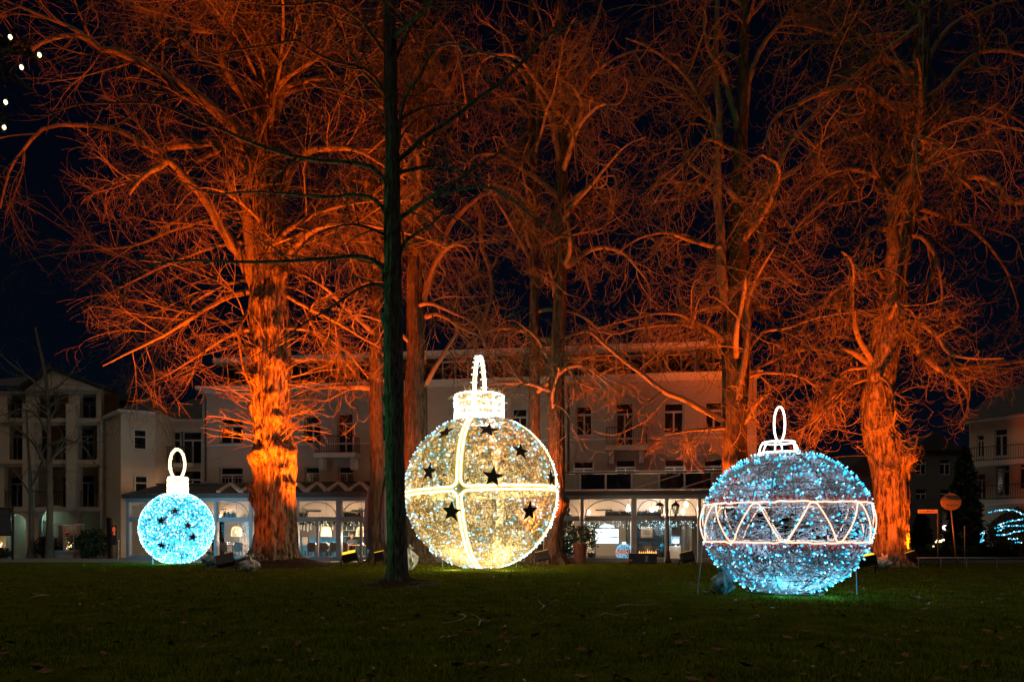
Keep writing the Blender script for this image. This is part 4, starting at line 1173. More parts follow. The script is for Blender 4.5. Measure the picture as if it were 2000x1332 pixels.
def window_unit(parent, r, y, cols=2, trans=0.30, m=None, low=0.0, sill=True, bars=0, w=.07):
    """frame with mullions, a pane in each light, a sill; y is the plane of the frame's front"""
    m = m or FRAME_WHITE
    x0, x1, z0, z1 = r
    f = MB()
    f.box(x0, x0 + w, y, y + .08, z0, z1); f.box(x1 - w, x1, y, y + .08, z0, z1)
    f.box(x0 + w, x1 - w, y, y + .08, z1 - w, z1); f.box(x0 + w, x1 - w, y, y + .08, z0, z0 + w)
    zt = z1 - (z1 - z0) * trans if trans else z1 - w
    ix0, ix1 = x0 + w, x1 - w
    if trans: f.box(ix0, ix1, y - .01, y + .07, zt - .05, zt + .05)
    xs = np.linspace(ix0, ix1, cols + 1)
    for x in xs[1:-1]:
        f.box(x - .045, x + .045, y + .004, y + .074, z0 + w, zt - .05 if trans else z1 - w)
    win = f.build('window', m, parent)
    for i in range(cols):
        a, b = xs[i] + (0 if i == 0 else .045), xs[i + 1] - (0 if i == cols - 1 else .045)
        MB().box(a, b, y + .04, y + .05, z0 + w, (zt - .05) if trans else z1 - w).build('pane', DARKGLASS, win)
    if trans:
        MB().box(ix0, ix1, y + .045, y + .055, zt + .05, z1 - w).build('pane', DARKGLASS, win)
    if sill:
        MB().box(x0 - .08, x1 + .08, y - .26, y + .02, z0 - .09, z0 - .004).build('sill', TRIM, win)
    return win

def railing(parent, x0, x1, z0, z1, y, n=None, m=None, ret=0.0):
    m = m or IRON
    mb = MB()
    mb.box(x0, x1, y - .02, y + .02, z1 - .05, z1); mb.box(x0, x1, y - .012, y + .012, z0 + .06, z0 + .09)
    n = n or max(int((x1 - x0) / .13), 2)
    for x in np.linspace(x0 + .02, x1 - .02, n): mb.box(x - .011, x + .011, y - .011, y + .011, z0, z1 - .05)
    if ret:
        for x in (x0, x1):
            mb.box(x - .02, x + .02, y + .02, y + ret, z1 - .05, z1)
            for yy in np.linspace(y + .1, y + ret - .1, max(int(ret / .15), 2)): mb.box(x - .011, x + .011, yy - .011, yy + .011, z0, z1 - .05)
    return mb.build('railing', m, parent)

AX, AY = (395 - 1000) / FPX * 40, 40.0
BX, BY = (1478 - 1000) / FPX * 36, 36.0
HF = Frame(AX, AY, math.atan2(BY - AY, BX - AX))
HL = math.hypot(BX - AX, BY - AY)
hotel = thing('hotel', 'long pale three storey hotel with dark attic behind the trees', 'building', (AX, AY, 0), HF.t)
ZT = HF.z(900, 748)
OPEN = 2.42
wins = [(428, 817, 474, 866, 2), (594, 812, 626, 866, 2), (724, 808, 753, 862, 2), (800, 800, 830, 860, 2), (1125, 792, 1157, 850, 2), (1297, 786, 1336, 845, 2), (1378, 784, 1412, 842, 2), (1000, 797, 1030, 855, 2)]
lows = [(428, 912, 474, 948), (594, 911, 623, 944), (660, 910, 690, 944), (726, 909, 757, 943), (800, 907, 830, 941), (1120, 900, 1160, 936), (1202, 897, 1242, 934), (1298, 896, 1338, 934), (1375, 895, 1414, 932), (1000, 903, 1030, 938)]
doors = [(658, 806, 689, 886), (1203, 786, 1238, 872)]
holes = [HF.rect(q[:4]) for q in wins] + [HF.rect(q) for q in lows] + [HF.rect(q) for q in doors]
holed_wall(MB(), 0, HL, OPEN, ZT, holes, 0, .35).build('wall', RENDER_GREY, hotel)
MB().box(HL - .35, HL, .352, 12, 0, ZT).box(0, .35, .352, 12, OPEN, ZT).box(HL - .35, HL, -.0, .35, 0, OPEN - .002).build('side_wall', RENDER_GREY, hotel)
for q in wins: window_unit(hotel, HF.rect(q[:4]), .16, q[4], .30)
for q in lows:
    r = HF.rect(q); w_ = window_unit(hotel, r, .16, 2, .42)
    gr = MB()
    for x in np.linspace(r[0] + .12, r[1] - .12, 7): gr.box(x - .012, x + .012, .09, .11, r[2] + .05, r[2] + (r[3] - r[2]) * .42)
    gr.box(r[0], r[1], .085, .115, r[2] + (r[3] - r[2]) * .42, r[2] + (r[3] - r[2]) * .45)
    gr.build('window_guard', FRAME_WHITE, w_)
for q, (bx0, bx1) in zip(doors, ((625, 705), (1183, 1263))):
    r = HF.rect(q)
    window_unit(hotel, r, .16, 2, .26, sill=False)
    x0, x1 = HF.x(bx0), HF.x(bx1)
    bal = MB().box(x0, x1, -.9, -.002, r[2] - .28, r[2] - .02).build('balcony', TRIM, hotel)
    railing(bal, x0 + .04, x1 - .04, r[2] - .02, r[2] + .95, -.86, ret=.84)
    br = MB()
    for x in (x0 + .3, x1 - .3): br.prism([(x - .12, r[2] - .95), (x + .12, r[2] - .95), (x + .12, r[2] - .285), (x - .12, r[2] - .285)], -.55, -.003)
    br.build('balcony_bracket', TRIM, hotel)
# pale panel between balcony and lower window, string course, cornice
zs = HF.z(450, 870)
MB().box(.1, HL - .1, -.07, -.003, zs - .05, zs + .05).build('string_course', TRIM, hotel)
MB().box(-.25, HL + .25, -.35, .6, ZT + .004, ZT + .16).box(-.1, HL + .1, -.16, -.002, ZT - .2, ZT).build('cornice', TRIM, hotel)
MB().cyl((.25, -.08, OPEN + 2), (.25, -.08, ZT - .2), .055, S=8).build('downpipe', FASCIA, hotel)
MB().cyl((HF.x(1110), -.08, OPEN + 2), (HF.x(1110), -.08, ZT - .2), .055, S=8).build('downpipe', FASCIA, hotel)
# attic storey, set back, dark slate with pale posts and a thin pale roof edge
za = HF.z(950, 692, -1.5)
att = holed_wall(MB(), .6, HL - .6, ZT + .161, za - .15, [], 1.5, 11).build('attic_wall', SLATE, hotel)
for px in (470, 610, 700, 890, 960, 1130, 1230, 1330, 1420):
    x = HF.x(px, -1.5)
    w_ = window_unit(att, (x - .8, x + .8, ZT + .45, za - .35), 1.38, 2, 0, sill=False, w=.1)
MB().box(.2, HL - .2, .75, 11.6, za - .149, za + .12).build('flat_roof', TRIM, hotel)
MB().box(0, HL, .4, 12, .0, .02).build('floor', PAVING, hotel)

# wing with the wide window between hotel and the house on the left
WF = Frame((296 - 1000) / FPX * 42, 42, 0)
wing = thing('hotel_wing', 'recessed wing with wide gridded window left of the hotel', 'building', (WF.o[0], 42, 0), 0)
wx1 = WF.x(396)
wz = WF.z(340, 824)
big = WF.rect((314, 842, 393, 906)); low = WF.rect((316, 918, 392, 955))
holed_wall(MB(), 0, wx1 + .4, 0, wz, [big, low], 0, .35).build('wall', RENDER_WARM, wing)
window_unit(wing, (big[0], (big[0] + big[1]) / 2 - .06, big[2], big[3]), .14, 2, .27, sill=False)
window_unit(wing, ((big[0] + big[1]) / 2 + .06, big[1], big[2], big[3]), .14, 2, .27, sill=False)
window_unit(wing, (low[0], (low[0] + low[1]) / 2 - .06, low[2], low[3]), .14, 2, .5)
window_unit(wing, ((low[0] + low[1]) / 2 + .06, low[1], low[2], low[3]), .14, 2, .5)
bl = MB().box(0.0, wx1 - .1, -1.0, -.002, big[2] - .26, big[2] - .03).build('balcony', TRIM, wing)
railing(bl, .05, wx1 - .15, big[2] - .03, big[2] + .92, -.95)
MB().box(-.1, wx1 + .4, -.3, .5, wz + .003, wz + .14).build('eaves', TRIM, wing)
MB().add([(-.2, -.35, wz + .145), (wx1 + .4, -.35, wz + .145), (wx1 + .4, 6, wz + 2.6), (-.2, 6, wz + 2.6), (-.2, 6, wz + .145), (wx1 + .4, 6, wz + .145)],
         [(0, 1, 2, 3), (3, 2, 5, 4)], [(0, 3, 4), (1, 5, 2)]).build('roof', SLATE, wing)

# ---------------------------------------------------------------- glazed restaurant along the hotel
OFF = 3.5
CF = Frame(*(HF.world(0, OFF, 0)[:2]), HF.t)
cons = thing('glazed_restaurant', 'lit glazed restaurant with grey posts along the hotel front', 'building', (CF.o[0], CF.o[1], 0), HF.t)
ZTR, ZB, ZF, ZR = 2.15, 3.08, 3.28, 3.50         # transom beam, top beam, fascia bottom, roof edge
X0, X1 = CF.x(252), CF.x(1462)
DEP = OFF - .02
posts = [252, 334, 423, 492, 578, 663, 748, 835, 925, 1020, 1137, 1238, 1302, 1366, 1458]
px_ = [CF.x(p) for p in posts]
for i, x in enumerate(px_):
    w_ = .13 if posts[i] in (663, 1238, 578) else .08
    MB().box(x - w_, x + w_, -.14, .14, 0, ZB).build('post', FRAME_GREY, cons)
beam = MB().box(X0 - .1, X1, -.17, .17, ZB + .002, ZF).build('top_beam', FRAME_GREY, cons)
MB().box(X0 - .22, X1, -.30, .12, ZF + .003, ZR).build('fascia', FASCIA, cons)
for i in range(len(px_) - 1):
    a, b = px_[i] + .135, px_[i + 1] - .135
    MB().box(a, b, -.10, .10, ZTR - .12, ZTR + .12).build('transom_beam', FRAME_GREY, cons)
    MB().box(a, b, -.09, .09, .003, .22).build('base_rail', FRAME_GREY, cons)
    # transom light with an arched bar
    MB().box(a, b, -.012, .012, ZTR + .121, ZB).build('pane', GLASS, cons)
    cx, rw = (a + b) / 2, (b - a) / 2 - .02
    t = np.linspace(0, np.pi, 17)
    MB().tubes(np.stack([cx + rw * np.cos(t), np.full(17, -.05), ZTR + .12 + (ZB - ZTR - .16) * np.sin(t)], -1)[None], .022, 6).build('arch_bar', FASCIA if i > 9 else FRAME_GREY, cons)
    n = 2 if b - a > 1.9 and i != 10 else 1
    xs = np.linspace(a, b, n + 1)
    for k in range(n):
        l, r_ = xs[k] + (0 if k == 0 else .05), xs[k + 1] - (0 if k == n - 1 else .05)
        MB().box(l, r_, -.010, .010, .222, ZTR - .121).build('pane', GLASS, cons)
    for k in range(1, n):
        MB().box(xs[k] - .05, xs[k] + .05, -.07, .07, .222, ZTR - .121).build('mullion', FRAME_GREY, cons)
# gabled end on the left
MB().box(X0 - .08, X0 + .08, .145, DEP, 2.9, ZF).build('end_beam', FRAME_GREY, cons)
MB().box(X0 - .012, X0 + .012, .15, DEP, .02, 2.88).build('end_pane', GLASS, cons)
# sloping glass roof with boards in zigzag, upright lights further right
zr1 = HF.z(900, 941, 0)
Xs = CF.x(800)
YK, ZK = 1.0, 4.06
MB().add([(X0 - .2, -.25, ZR + .01), (Xs, -.25, ZR + .01), (Xs, YK, ZK), (X0 + 1.0, YK, ZK), (Xs, DEP, zr1), (X0 + 1.0, DEP, zr1)], [(0, 1, 2, 3), (3, 2, 4, 5)], [(0, 3, 5)]).build('roof', SLATE, cons)
MB().box(X0 + .9, Xs, YK - .08, YK + .08, ZK + .01, ZK + .10).build('roof_beam', FASCIA, cons)
zz = [430, 452, 474, 497, 519, 541, 562, 580, 600, 621, 641, 662, 683, 704, 725, 746, 767, 788]
up0 = False
sl = (ZK - ZR) / (YK + .25)
for i in range(len(zz) - 1):
    pa, pb = zz[i], zz[i + 1]
    up = i % 2 == 0
    xa, xb = CF.x(pa), CF.x(pb)
    ya, yb = (-.18, YK) if up else (YK, -.18)
    za_, zb_ = ZR + .06 + sl * (ya + .25), ZR + .06 + sl * (yb + .25)
    sc_ = (CF.o[1] + 3) / CF.o[1]
    if up: xb = HF.x(pb, OFF - YK)
    else: xa = HF.x(pa, OFF - YK)
    # frames share the hotel's axis, so shift from the hotel's x to the restaurant's
    MB().bar((xa, ya, za_), (xb, yb, zb_), .24, .10).build('roof_brace', RENDER_GREY, cons)
X2 = CF.x(1462)
MB().add([(Xs + .01, -.25, ZR + .01), (X2, -.25, ZR + .01), (X2, .45, ZR + .05), (Xs + .01, .45, ZR + .05)], [(0, 1, 2, 3)]).add(
    [(Xs + .01, .62, 4.46), (X2, .62, 4.46), (X2, DEP, 4.75), (Xs + .01, DEP, 4.75)], [(0, 1, 2, 3)]).build('roof', SLATE, cons)
cl = [835, 925, 1020, 1070, 1133, 1183, 1234, 1287, 1337, 1390, 1440]
for i in range(len(cl) - 1):
    a, b = CF.x(cl[i], -.5), CF.x(cl[i + 1], -.5)
    MB().box(a + .05, b - .05, .50, .52, ZR + .12, 4.36).build('clerestory_pane', DARKGLASS if i % 3 else mat('blind_%d' % i, (.20, .19, .15), .8), cons)
    MB().box(a - .05, a + .05, .45, .58, ZR + .05, 4.40).build('clerestory_post', FRAME_GREY, cons)
MB().box(CF.x(820), X2, .44, .66, 4.401, 4.47).build('clerestory_beam', FASCIA, cons)
MB().box(CF.x(820), X2, .44, .60, ZR + .052, ZR + .115).build('clerestory_sill', TRIM, cons)
for (pa, pb) in ((1238, 1330), (1330, 1420)):
    MB().bar((CF.x(pa), -.2, ZR + .1), (CF.x(pb), .40, 4.30), .08, .06).build('roof_brace', FRAME_GREY, cons)
# inside: floor, wall above the opening, room behind
IN_FLOOR = mat('wood_floor', (.18, .12, .075), .5, vary=.3, scale=2, stretch=(1, 8, 1))
PEACH = mat('peach_plaster', (.62, .50, .40), .85, vary=.06)
CREAM = mat('cream_plaster', (.66, .60, .52), .85, vary=.06)
TEAL = mat('teal_plaster', (.035, .085, .11), .8, vary=.15)
GREYC = mat('grey_curtain', (.17, .17, .18), .9, vary=.2, scale=1, stretch=(12, 1, 1))
YR = DEP + 4.4
MB().box(X0, X1, .15, YR, .004, .03).build('floor', IN_FLOOR, cons)
MB().box(X0 + 1.0, X1 - .05, DEP - .16, DEP - .02, OPEN - .1, 3.58).build('bulkhead', PEACH, cons)
MB().box(X0 + 1.0, X1 - .05, DEP - .01, YR, OPEN - .08, OPEN - .003).build('ceiling', CREAM, cons)
cuts = [X0 + .9, CF.x(470, -4), CF.x(640, -6), CF.x(745, -7), CF.x(1120, -7), CF.x(1228, -7), CF.x(1305, -6.5), X1]
wm = [CREAM, GREYC, TEAL, CREAM, CREAM, TEAL, GREYC]
for i in range(7):
    MB().box(cuts[i], cuts[i + 1] - .01, YR, YR + .1, .03, OPEN - .09).build('rear_wall', wm[i], cons)
MB().box(X1 - .08, X1 - .02, .2, YR, .03, 3.55).build('end_wall', PEACH, cons)
for px in (1228, 1305):
    x = CF.x(px, -5)
    MB().box(x - .06, x + .06, 3.6, YR, .03, OPEN - .09).build('partition', TEAL, cons)
for px in (560, 750, 1000, 1236):
    x = CF.x(px, -3.4)
    MB().box(x - .14, x + .14, DEP - .14, DEP + .14, .031, OPEN - .101).build('inner_column', CREAM, cons)
for px in (612, 702, 790, 1180):
    x = CF.x(px, -3.3)
    MB().box(x - .45, x + .45, DEP - .21, DEP - .165, 2.62, 2.70).build('air_grille', FASCIA, cons)
# ---------------------------------------------------------------- what stands and hangs inside the restaurant
def room(px, py, inn):
    """world point on the vertical plane inn metres behind the restaurant front"""
    x, z = CF.at(px, py, -inn)
    return CF.world(x, -inn, z)
def on_floor(px, inn, z=.03):
    p = room(px, 1050, inn); p[2] = z
    return p
def lamp_light(parent, loc, power, col=(1, .66, .42), r=.08):
    d = bpy.data.lights.new('lamp_light', 'POINT'); d.energy, d.color, d.shadow_soft_size = power, col, r
    o = bpy.data.objects.new('lamp_light', d); SC.collection.objects.link(o); o.parent = parent; o.location = loc
    return o
SHADE = glow('basket_shade', (1.0, .66, .28), 1.1, False, (.5, .35, .2))
BULB = glow('bulb', (1.0, .86, .62), 7.0)
BULB_W = glow('white_bulb', (.95, .97, 1.0), 6.0)
def basket(px, inn, py0, py1, label, power):
    a, b = room(px, py0, inn), room(px, py1, inn)
    t = thing('pendant_lamp', label, 'lamp', tuple(a), HF.t, 'basket pendant lamps in the restaurant')
    h = a[2] - b[2]; r = h * .52
    sh = MB()
    prof = [(r * .35, 0), (r * .75, -h * .12), (r * .95, -h * .4), (r, -h)]
    for k in range(18):
        an = k * np.pi / 9
        sh.tubes([[(p_[0] * math.cos(an), p_[0] * math.sin(an), p_[1]) for p_ in prof]], .022, 4)
    for rr, zz in prof[1:]:
        q = np.linspace(0, 2 * np.pi, 20, endpoint=False)
        sh.tubes(np.stack([rr * np.cos(q), rr * np.sin(q), np.full(20, zz)], -1)[None], .012, 4, True)
    sh.build('lamp_shade', SHADE, t)
    MB().blob((0, 0, -h * .55), .07, 8, 6).build('bulb', BULB, t, smooth=True)
    MB().cyl((0, 0, 0), (0, 0, 3.66 - a[2]), .008, S=5).build('cord', BLACK, t)
    lamp_light(t, (0, 0, -h * 1.05), power)
basket(462, 1.6, 1028, 1047, 'basket pendant glowing between small ornament and burled lime', 300)
basket(637, 1.6, 1028, 1047, 'basket pendant glowing right of the burled lime trunk', 330)
basket(706, 1.6, 1028, 1047, 'basket pendant half hidden behind the closed parasol', 320)
basket(560, 2.6, 1028, 1046, 'basket pendant mostly hidden behind the burled lime trunk', 140)
basket(800, 1.6, 1026, 1046, 'basket pendant behind the left edge of gold ornament', 130)
basket(900, 2.0, 1026, 1046, 'basket pendant seen through the gold mesh', 120)
basket(1010, 1.6, 1026, 1046, 'basket pendant behind the right half of gold ornament', 120)
def globe(px, py, inn, label, power, long=1.6, s=.12, m=None, col=(1, .64, .38)):
    a = room(px, py, inn)
    t = thing('glass_pendant', label, 'lamp', tuple(a), HF.t, 'bare glass pendants in the restaurant')
    MB().lathe([(.012, s * long), (s * .5, s * long * .8), (s, 0), (s * .7, -s * long * .6), (.01, -s * long)], S=12).build('bulb', m or BULB, t, smooth=True)
    MB().cyl((0, 0, s * long), (0, 0, 3.62 - a[2]), .008, S=5).build('cord', BLACK, t)
    lamp_light(t, (0, -.02, -s * long - .12), power, col)
globe(1227, 996, 1.3, 'tall glass pendant right above the white lit screen', 90, 2.6, .11)
globe(1273, 996, 2.2, 'round white globe lamp left of the double street lamp', 70, 1.0, .13, BULB_W, (.9, .95, 1))
globe(1283, 991, 1.5, 'narrow glass pendant behind left lantern of street lamp', 60, 2.2, .08)
globe(1340, 985, 1.2, 'clear glass pendant above the right lantern', 80, 1.3, .12)
globe(1334, 999, 1.8, 'pointed glass pendant right of the right lantern', 60, 2.0, .09)
globe(1302, 1002, 2.4, 'glass pendant between the two lanterns of street lamp', 40, 1.6, .08)
globe(1150, 1000, 2.4, 'glass pendant above the potted topiary', 60, 1.6, .08)
globe(1415, 1000, 1.5, 'glass pendant behind the blue ornament', 60, 1.6, .10)
globe(680, 1013, 5.5, 'small ceiling lamp deep inside the left dining room', 110, 1, .07)
globe(600, 1013, 5.5, 'small ceiling lamp deep inside behind the burled lime', 110, 1, .07)
globe(1262, 1016, 6.0, 'picture lamp deep inside above the framed picture', 16, 1, .05)
globe(1180, 1014, 5.4, 'small ceiling lamp deep inside above the screen', 35, 1, .07)
globe(430, 1010, 3.0, 'small lamp inside behind the small icy ornament', 90, 1, .07)
# furniture
WOOD = mat('table_wood', (.22, .12, .06), .45, vary=.3, scale=2, stretch=(1, 9, 1))
CHAIRM = mat('brown_chair', (.09, .055, .035), .6, vary=.25)
BLUEM = mat('blue_velvet', (.02, .16, .34), .7, vary=.2)
LINEN = mat('linen', (.6, .5, .4), .8, vary=.1)
def dining_table(px, inn, w, label):
    p = on_floor(px, inn)
    t = thing('dining_table', label, 'table', tuple(p), HF.t, 'dining tables in the restaurant')
    MB().box(-w / 2, w / 2, -.38, .38, .71, .75).build('tabletop', WOOD, t)
    MB().cyl((0, 0, .03), (0, 0, .71), .04, S=8).build('pedestal', BLACK, t)
    MB().lathe([(.001, .031), (.28, .03), (.28, .012), (.001, .0)], S=16).build('foot', BLACK, t)
    return t
def chair(px, inn, rz, label, m):
    p = on_floor(px, inn)
    t = thing('dining_chair', label, 'chair', tuple(p), HF.t + rz, 'dining chairs in the restaurant')
    MB().box(-.24, .24, -.23, .23, .40, .48, .06).build('seat', m, t)
    MB().prism([(-.23, .481), (.23, .481), (.25, .80), (.18, .90), (-.18, .90), (-.25, .80)], .19, .25).build('backrest', m, t)
    for sx in (-1, 1):
        for sy in (-1, 1):
            MB().bar((sx * .20, sy * .19, .40), (sx * .23, sy * .22, 0), .03, .03).build('leg', BLACK, t)
    return t
TB = [(640, 1.7, 1.1, 'wooden table under the basket lamp right of burled lime'), (716, 1.7, 1.0, 'wooden table behind the closed parasol'), (690, 2.6, 1.1, 'wooden table at which the man in dark clothes sits'),
      (455, 1.6, 1.2, 'wooden table behind the small icy ornament'), (602, 2.8, .9, 'small wooden table hidden behind lime trunk'), (880, 1.8, 1.1, 'wooden table seen through left of the gold mesh'), (1010, 1.8, 1.1, 'wooden table seen through right of the gold mesh')]
for q in TB: dining_table(*q)
CH = [(612, 1.0, 3.14, 'brown dining chair nearest the lime trunk', CHAIRM), (634, .9, 3.14, 'brown dining chair below the basket lamp', CHAIRM), (656, 1.0, 3.2, 'brown dining chair left of the main grey post', CHAIRM), (628, 2.5, 0, 'blue dining chair at far side under basket lamp', BLUEM),
      (652, 2.5, 0, 'blue dining chair far side beside the main post', BLUEM), (676, 1.4, 3.0, 'brown dining chair in front of the seated man', CHAIRM), (726, 2.4, 0, 'blue dining chair right of the closed parasol', BLUEM), (440, .9, 3.14, 'brown dining chair right of the icy ornament', CHAIRM),
      (470, .9, 3.1, 'brown dining chair left of the lime roots', CHAIRM), (606, 3.6, 0, 'blue dining chair far inside beside the lime trunk', BLUEM), (686, 4.1, .2, 'dark chair behind the seated man', CHAIRM), (738, 1.0, 3.1, 'brown dining chair between parasol and slender tree', CHAIRM)]
for q in CH: chair(*q)
def tableware(px, inn, label, n):
    p = on_floor(px, inn, .75 + .031)
    g = np.random.default_rng(px)
    t = thing('table_setting', label, 'tableware', tuple(p), HF.t, 'glasses and candles on the tables')
    for k in range(n):
        x, y = g.uniform(-.4, .4), g.uniform(-.25, .25)
        if k % 3 == 0: MB().lathe([(.001, 0), (.035, 0), (.035, .09), (.001, .09)], (x, y, 0), 8).build('candle', glow('candle_glow', (1, .55, .2), 1.6), t) if k == 0 else MB().lathe([(.001, 0), (.035, 0), (.035, .12), (.001, .12)], (x, y, 0), 8).build('candle', LINEN, t)
        else: MB().lathe([(.03, 0), (.006, .01), (.006, .09), (.035, .13), (.03, .19)], (x, y, 0), 8).build('wine_glass', GLASS, t)
tableware(640, 1.7, 'glasses and candle on table under the basket lamp', 6); tableware(716, 1.7, 'glasses and candle on table behind the parasol', 5); tableware(455, 1.6, 'glasses and candle on table by the icy ornament', 6)
# bench seats, screen boards
def block(name, label, cat, px, inn, w, d, z0, z1, m, group=None):
    p = on_floor(px, inn, z0)
    t = thing(name, label, cat, tuple(p), HF.t, group)
    return t
for px, inn, w, lab in ((606, 4.6, 1.6, 'blue upholstered bench behind the lime trunk'), (650, 4.6, 1.4, 'blue upholstered bench seen beside the main grey post'), (738, 4.6, 1.2, 'blue upholstered bench right of the closed parasol')):
    t = block('bench_seat', lab, 'bench', px, inn, w, .5, .03, 1.1, BLUEM, 'blue benches in the restaurant')
    MB().box(-w / 2, w / 2, -.3, .25, 0, .44).build('seat', BLUEM, t); MB().box(-w / 2, w / 2, .255, .40, 0, 1.12).build('backrest', BLUEM, t)
t = block('menu_board', 'cream board with dark edge standing beside the lime trunk', 'board', 596, 1.9, .3, .05, .03, 1.4, LINEN)
MB().box(-.17, .17, -.03, .03, .80, 1.18).build('panel', LINEN, t)
MB().box(-.20, -.171, -.035, .035, .0, 1.21).box(.171, .20, -.035, .035, .0, 1.21).box(-.17, .17, -.035, .035, 1.181, 1.21).build('frame', BLACK, t)
# hanging glass tubes with small lights left of the big post, and bottle shelf
TUBEL = ['leftmost glass tube hanging right next to the lime trunk', 'second glass tube hanging from the lime trunk', 'third glass tube hanging from the lime trunk', 'last glass tube of the row before the slim mullion',
    'glass tube hanging just left of the basket lamp right of lime', 'glass tube hanging touching the left side of basket lamp', 'glass tube hanging straight behind the basket lamp', 'glass tube hanging just right of the basket lamp', 'glass tube hanging beside the main grey post',
    'glass tube hanging right of the closed parasol', 'glass tube hanging next to the slender dark tree']
TUBE = mat('pale_glass_tube', (.55, .6, .62), .2, vary=.1)
for k, px in enumerate((588, 594, 601, 607, 624, 628, 632, 641, 650, 740, 748)):
    a = room(px, 1019 + (k * 7) % 5, 3.1)
    t = thing('hanging_tube', TUBEL[k], 'ornament', tuple(a), HF.t, 'glass tubes hanging in the restaurant')
    MB().cyl((0, 0, -.42), (0, 0, 0), .035, S=8).build('tube', TUBE, t); MB().cyl((0, 0, 0), (0, 0, max(.05, OPEN - .1 - a[2] + .2)), .006, S=4).build('string', BLACK, t)
sx_, _ = CF.at(690, 1035, -7.5)
t = thing('bottle_shelf', 'lit shelf of bottles on the far wall above the man', 'shelf', tuple(CF.world(sx_, -7.6, 1.2)), HF.t)
for k in range(3):
    MB().box(-.9, .9, -.12, .12, k * .36, k * .36 + .03).build('shelf_board', LINEN, t)
    for j in range(11):
        x = -.8 + j * .16
        MB().lathe([(.035, 0), (.035, .16), (.012, .21), (.012, .27), (.001, .27)], (x, 0, k * .36 + .031), 7).build('bottle', (TUBE, BLUEM, CHAIRM)[(j + k) % 3], t)
# garlands with string lights along the windows
def garland(pxs, py, inn, label, col, seed, leafy=True, drop=0, n=60):
    g = np.random.default_rng(seed)
    a = np.linspace(pxs[0], pxs[1], n)
    sag = 3.0 * np.sin(np.linspace(0, np.pi * 3, n)) ** 2
    Q = np.array([room(x, py + s, inn) for x, s in zip(a, sag)])
    t = thing('garland', label, 'garland', tuple(Q[0]), 0, 'garlands along the restaurant windows')
    L = Q - Q[0]
    MB().tubes(L[None], .012, 4).build('wire', BLACK, t)
    if leafy:
        C = np.repeat(L, 14, 0) + g.normal(0, .05, (n * 14, 3))
        MB().leaves(C, .045, g).build('foliage', LEAF_MID, t, kind='stuff')
    m = max(int(n * (.5 if drop else .45)), 6)
    i = g.integers(0, n, m)
    B = L[i] + g.normal(0, .03, (m, 3))
    if drop: B = np.repeat(B, 2, 0); B[:, 2] -= g.uniform(0, drop, len(B))
    MB().octas(B, g.uniform(.013, .022, len(B)) * (1 if drop else 1.3)).build('fairy_lights', col, t, kind='stuff')
garland((570, 662), 1020, .3, 'leafy garland with warm lights left of main grey post', LED_WARM, 1)
garland((664, 762), 1020, .3, 'leafy garland with warm lights around the parasol', LED_WARM, 2)
garland((1140, 1236), 1016, .35, 'icicle lights above the white lit screen', LED_ICE, 3, False, .38)
garland((1243, 1300), 1014, .35, 'icicle lights above the framed picture', LED_ICE, 4, False, .42)
garland((1305, 1366), 1014, .35, 'icicle lights right of the street lamp', LED_ICE, 5, False, .36)
garland((760, 1020), 1019, .35, 'leafy garland with warm lights behind gold ornament', LED_WARM, 6, True, 0, 90)
# plant troughs and candle lanterns on the beam in the transoms
for k, (pa, pb, lab, lan) in enumerate(((581, 600, 'small planter with black lantern beside the lime trunk', (596,)), (668, 708, 'long planter with two black lanterns above the man', (673, 707)), (738, 748, 'small planter right of the closed parasol', ()),
                                      (1182, 1232, 'dark leafy planter above the lit screen', ()), (1245, 1290, 'dark green planter above the framed picture', ()), (436, 460, 'planter in the transom above basket lamp by ornament', (440,)))):
    a, b = room(pa, 1007, .55), room(pb, 1007, .55)
    a[2] = b[2] = ZTR + .20
    t = thing('planter', lab, 'planter', tuple(a), HF.t, 'planters on the window beam')
    L = np.linalg.norm(b - a)
    MB().box(0, L, -.09, .09, -.08, .06).build('trough', FASCIA, t)
    g = np.random.default_rng(k)
    n = int(L * 420)
    MB().leaves(np.stack([g.uniform(0, L, n), g.normal(0, .06, n), .06 + np.abs(g.normal(0, .07, n))], -1), .04, g).build('foliage', LEAF_MID, t, kind='stuff')
    MB().box(-.02, L + .02, -.12, .48, -.12, -.082).build('shelf', FRAME_GREY, t)
    for px in lan:
        q = room(px, 1007, .55)
        tl = thing('candle_lantern', 'black candle lantern on planter ' + {596: 'beside the lime trunk', 673: 'just right of main grey post', 707: 'left of the closed parasol', 440: 'behind the icy ornament'}[px], 'lantern', (q[0], q[1] - .2, ZTR + .122), HF.t, 'black candle lanterns on the window beam')
        f = MB()
        for sx in (-1, 1):
            for sy in (-1, 1): f.box(sx * .07 - .01, sx * .07 + .01, sy * .07 - .01, sy * .07 + .01, 0, .42)
        f.box(-.09, .09, -.09, .09, .421, .45); f.box(-.09, .09, -.09, .09, -.0, .02)
        f.build('frame', BLACK, tl)
        MB().cyl((0, 0, .021), (0, 0, .16), .035, S=8).build('candle', LINEN, tl)
